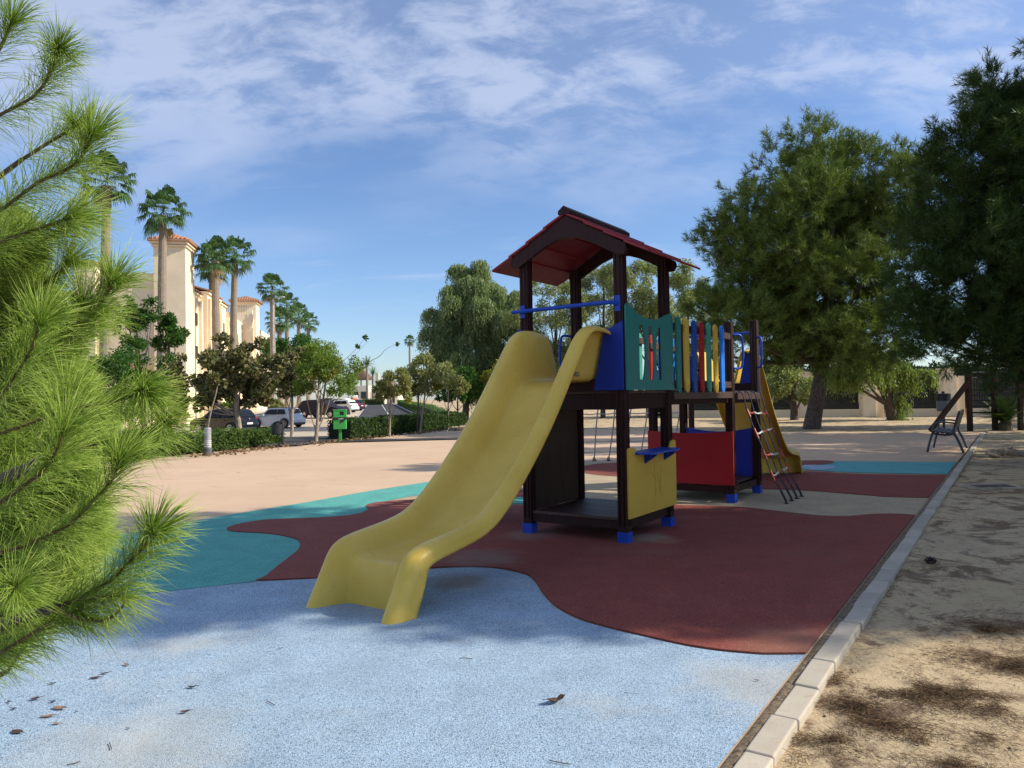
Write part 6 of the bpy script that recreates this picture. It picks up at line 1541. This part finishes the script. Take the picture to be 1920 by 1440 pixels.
leaves = [(1043, 1316, .078, 0, 1.5, 'curled brown leaf alone on the pale blue surface right of the slide'), (360, 1289, .036, 1, 1.1, 'black curled leaf on the blue surface, upper of two'), (347, 1336, .034, 0, 1.3, 'dark brown crumpled leaf just below the black one'),
          (238, 1247, .034, 2, .8, 'tan leaf nearest the pine shadow on the blue surface'), (196, 1263, .034, 1, .8, 'blackish leaf beside the thin curled leaf'), (178, 1271, .042, 0, .4, 'thin curled brown leaf left of the blackish leaf'), (99, 1282, .026, 1, 1.0, 'small black leaf under the lowest pine needles'),
          (66, 1311, .038, 0, 1.0, 'reddish brown leaf with upturned edge'), (111, 1328, .055, 2, .5, 'broad tan leaf right of the reddish leaf'), (100, 1316, .024, 1, .8, 'tiny dark leaf above the broad tan leaf'), (88, 1343, .05, 2, .3, 'narrow tan leaf below the broad one'), (17, 1316, .022, 1, .8, 'small dark leaf near the left edge, upper one'),
          (27, 1329, .022, 1, .8, 'small dark leaf near the left edge, lower one'), (32, 1372, .05, 0, .3, 'straight brown leaf lowest at the left'), (1172, 1300, .014, 1, 1.0, 'tiny black seed husk right of the curled brown leaf'), (1420, 1276, .016, 1, .6, 'tiny dark leaf near the kerb on the blue surface'), (525, 1216, .018, 1, .6, 'tiny dark leaf in the sun below the slide'),
          (143, 1334, .014, 1, .6, 'speck of dark leaf right of the broad tan leaf'), (241, 1366, .014, 1, .6, 'speck of dark leaf low on the blue surface'), (107, 1357, .028, 2, .6, 'crumbled tan leaf bits below the narrow leaf'), (502, 1223, .012, 1, .6, 'speck of dark leaf beside the tiny dark one'), (573, 843, .09, 0, .8, 'dry leaf on the tan paving in front of the black litter bin'), (532, 850, .08, 0, .6, 'dry leaf on the tan paving just before the low hedge'), (447, 886, .06, 1, .6, 'dark dry leaf alone on the sunlit tan paving')]
for i, (x, y, L, mi, curl, lab) in enumerate(leaves):
    p = gnd(x, y, .012); o = leaf_mesh(400 + i, L * 1.15, curl * .35).build('dead_leaf', m_dead[mi]); o.location = (p[0], p[1], .013); o.rotation_euler = (0, 0, random.uniform(-.6, .6) + (PI if i % 3 else 0))
    props(o, lab, 'leaf', 'dry leaves fallen on the blue rubber' if y > 1000 else 'dry leaves on the tan paving')
twl = [((1070, 1433), (1040, 1428), (1030, 1425), 'twig at the bottom edge of the blue surface'), ((500, 1314), (510, 1319), (516, 1322), 'short grey twig on the blue surface'), ((205, 1392), (208, 1400), (209, 1405), 'bent pale stalk on the blue surface'), ((125, 1434), (140, 1431), (150, 1427), 'brown twig low at the left of the blue surface'), ((862, 1234), (870, 1233), (885, 1235), 'thin stalk on the blue surface before the slide foot')]
for a, b_, c, lab in twl:
    P = [gnd(*q, .013) for q in (a, b_, c)]; mb = MB(); mb.tube([tuple(q - P[1] ) for q in P], .0016, 5); o = mb.build('twig', m_dead[0]); o.location = tuple(P[1]); props(o, lab, 'twig', 'small twigs on the blue rubber')

# ------------------------------------------------------------------ litter on the dirt
m_straw = leafmat('dry_needle_litter', [(.10, .055, .03), (.17, .10, .055), (.26, .175, .095), (.07, .04, .025)], .05, .8)
def litter(name, patches, L, wd, lift, seed, kind='stuff'):
    rng = np.random.RandomState(seed); Ps = []
    for x, y, rx, ry, n in patches:
        c = gnd(x, y)[:2]; s0, o0 = (c - K0) @ KD, (c - K0) @ KN; a = rng.rand(n) * 6.283; r_ = np.abs(rng.normal(size=n)) * .6
        warp = 1 + .5 * np.sin(a * 3 + x) * np.sin(a * 5 + y)
        Ps.append(np.stack([s0 + np.sin(a) * r_ * ry * warp, o0 + np.cos(a) * r_ * rx * warp, np.exp(-r_ ** 2 * 1.2)], 1))
    Q = np.concatenate(Ps); Q = Q[Q[:, 1] > .155]; Q = Q[vnoise(Q[:, 0], Q[:, 1], 5.0, 40) * .6 + vnoise(Q[:, 0], Q[:, 1], 14.0, 41) * .4 > .44 + .2 * rng.rand(len(Q)) - .1]
    z = dirt_z(Q[:, 0], Q[:, 1]) + .004 + rng.rand(len(Q)) * lift * Q[:, 2]
    P = np.concatenate([K0 + Q[:, :1] * KD + Q[:, 1:2] * KN, z[:, None]], 1)
    a = rng.rand(len(P)) * 6.283; D = np.stack([np.cos(a), np.sin(a), rng.normal(size=len(P)) * .18 + .05], 1)
    V, F = leaf_quads(P, D, L * rng.uniform(.5, 1.2, len(P)), wd, rng)
    return props(mesh_np(name, V, F, m_straw), kind=kind)
litter('pine_needle_litter', [(1870, 1310, .34, .22, 9000), (1900, 1240, .5, .3, 7000), (1850, 1175, .45, .4, 5000), (1745, 1285, .3, .14, 2600), (1690, 1290, .26, .10, 2600), (1600, 1315, .22, .16, 3000), (1560, 1380, .16, .18, 2000), (1660, 1350, .24, .12, 2200), (1555, 1265, .08, .2, 1500), (1500, 1390, .07, .3, 1600),
                              (1720, 1380, .2, .06, 900), (1790, 1430, .22, .08, 1200), (1620, 1130, .14, .5, 1200), (1750, 1060, .8, 1.0, 2200), (1850, 980, 1.0, 1.2, 1800), (1850, 1380, .6, .4, 1200), (1650, 1250, .5, .5, 1200)], .045, .0009, .022, 500)
litter('kerb_gap_litter', [(1500, 1330, .05, .5, 260), (1575, 1230, .05, .6, 260), (1660, 1110, .05, .8, 260), (1450, 1430, .05, .4, 200)], .04, .0013, .012, 501)
# pebbles and clods scattered over the dirt: too many to count
rng = np.random.RandomState(9); n = 2600; s_ = rng.uniform(-.8, 14, n); o_ = .17 + rng.rand(n) ** 1.4 * 5
z = dirt_z(s_, o_); c = np.concatenate([K0 + s_[:, None] * KD + o_[:, None] * KN, z[:, None] + .001], 1); r_ = .0025 + .007 * rng.rand(n) ** 4
oct_ = np.array([(1, 0, 0), (-1, 0, 0), (0, 1, 0), (0, -1, 0), (0, 0, .7), (0, 0, -.7)]); of = np.array([(0, 2, 4), (2, 1, 4), (1, 3, 4), (3, 0, 4), (2, 0, 5), (1, 2, 5), (3, 1, 5), (0, 3, 5)])
V = (c[:, None, :] + oct_[None] * r_[:, None, None] * rng.uniform(.6, 1.4, (n, 6, 1))).reshape(-1, 3); F = (np.arange(n)[:, None, None] * 6 + of[None]).reshape(-1, 3)
props(mesh_np('pebbles', V, F, leafmat('pebble', [(.30, .24, .16), (.5, .43, .32), (.12, .09, .06), (.4, .3, .2)], 0.0, .9)), kind='stuff')
# the dark lump (an old cone) on the dirt
B = gnd(1745, 1051); mb = MB()
for k in range(26):
    a = k * 2.4; h = .045 * k / 26; r1 = .03 * math.sin(PI * (k + 4) / 32) + .004; mb.box((r1 * math.cos(a), r1 * math.sin(a), h), (.02, .014, .008), Matrix.Rotation(a, 3, 'Z') @ Matrix.Rotation(-.5, 3, 'Y'))
mb.lathe([(.012, 0), (.02, .015), (.018, .035), (.006, .05)], (0, 0, 0), 8)
o = mb.build('pine_cone', m_dead[1]); kp = B[:2]; o.location = (B[0], B[1], float(dirt_z(np.array((kp - K0) @ KD), np.array((kp - K0) @ KN)))); o.scale = (1, 1, 1.0); props(o, 'black old pine cone lying on the dirt right of the kerb', 'pine cone')
# dry leaves blown along the plaza edge and a few on the paving
rng = np.random.RandomState(15); P = []
ef = np.array(edge_far)
for k in range(900):
    f = rng.uniform(2.0, 12.0); i = int(f); p = ef[i] + (ef[i + 1] - ef[i]) * (f - i); P.append((p[0] + rng.normal() * .3, p[1] + abs(rng.normal()) * .25 - .05, .01 + rng.rand() * .03))
P = np.array(P); D = sph(len(P), rng) * np.array([1, 1, .35]); V, F = leaf_quads(P, D, .11, .035, rng); props(mesh_np('leaf_litter', V, F, leafmat('brown_leaf_litter', [(.12, .07, .035), (.22, .14, .075), (.30, .2, .11), (.07, .045, .03)], .1, .8)), kind='stuff')
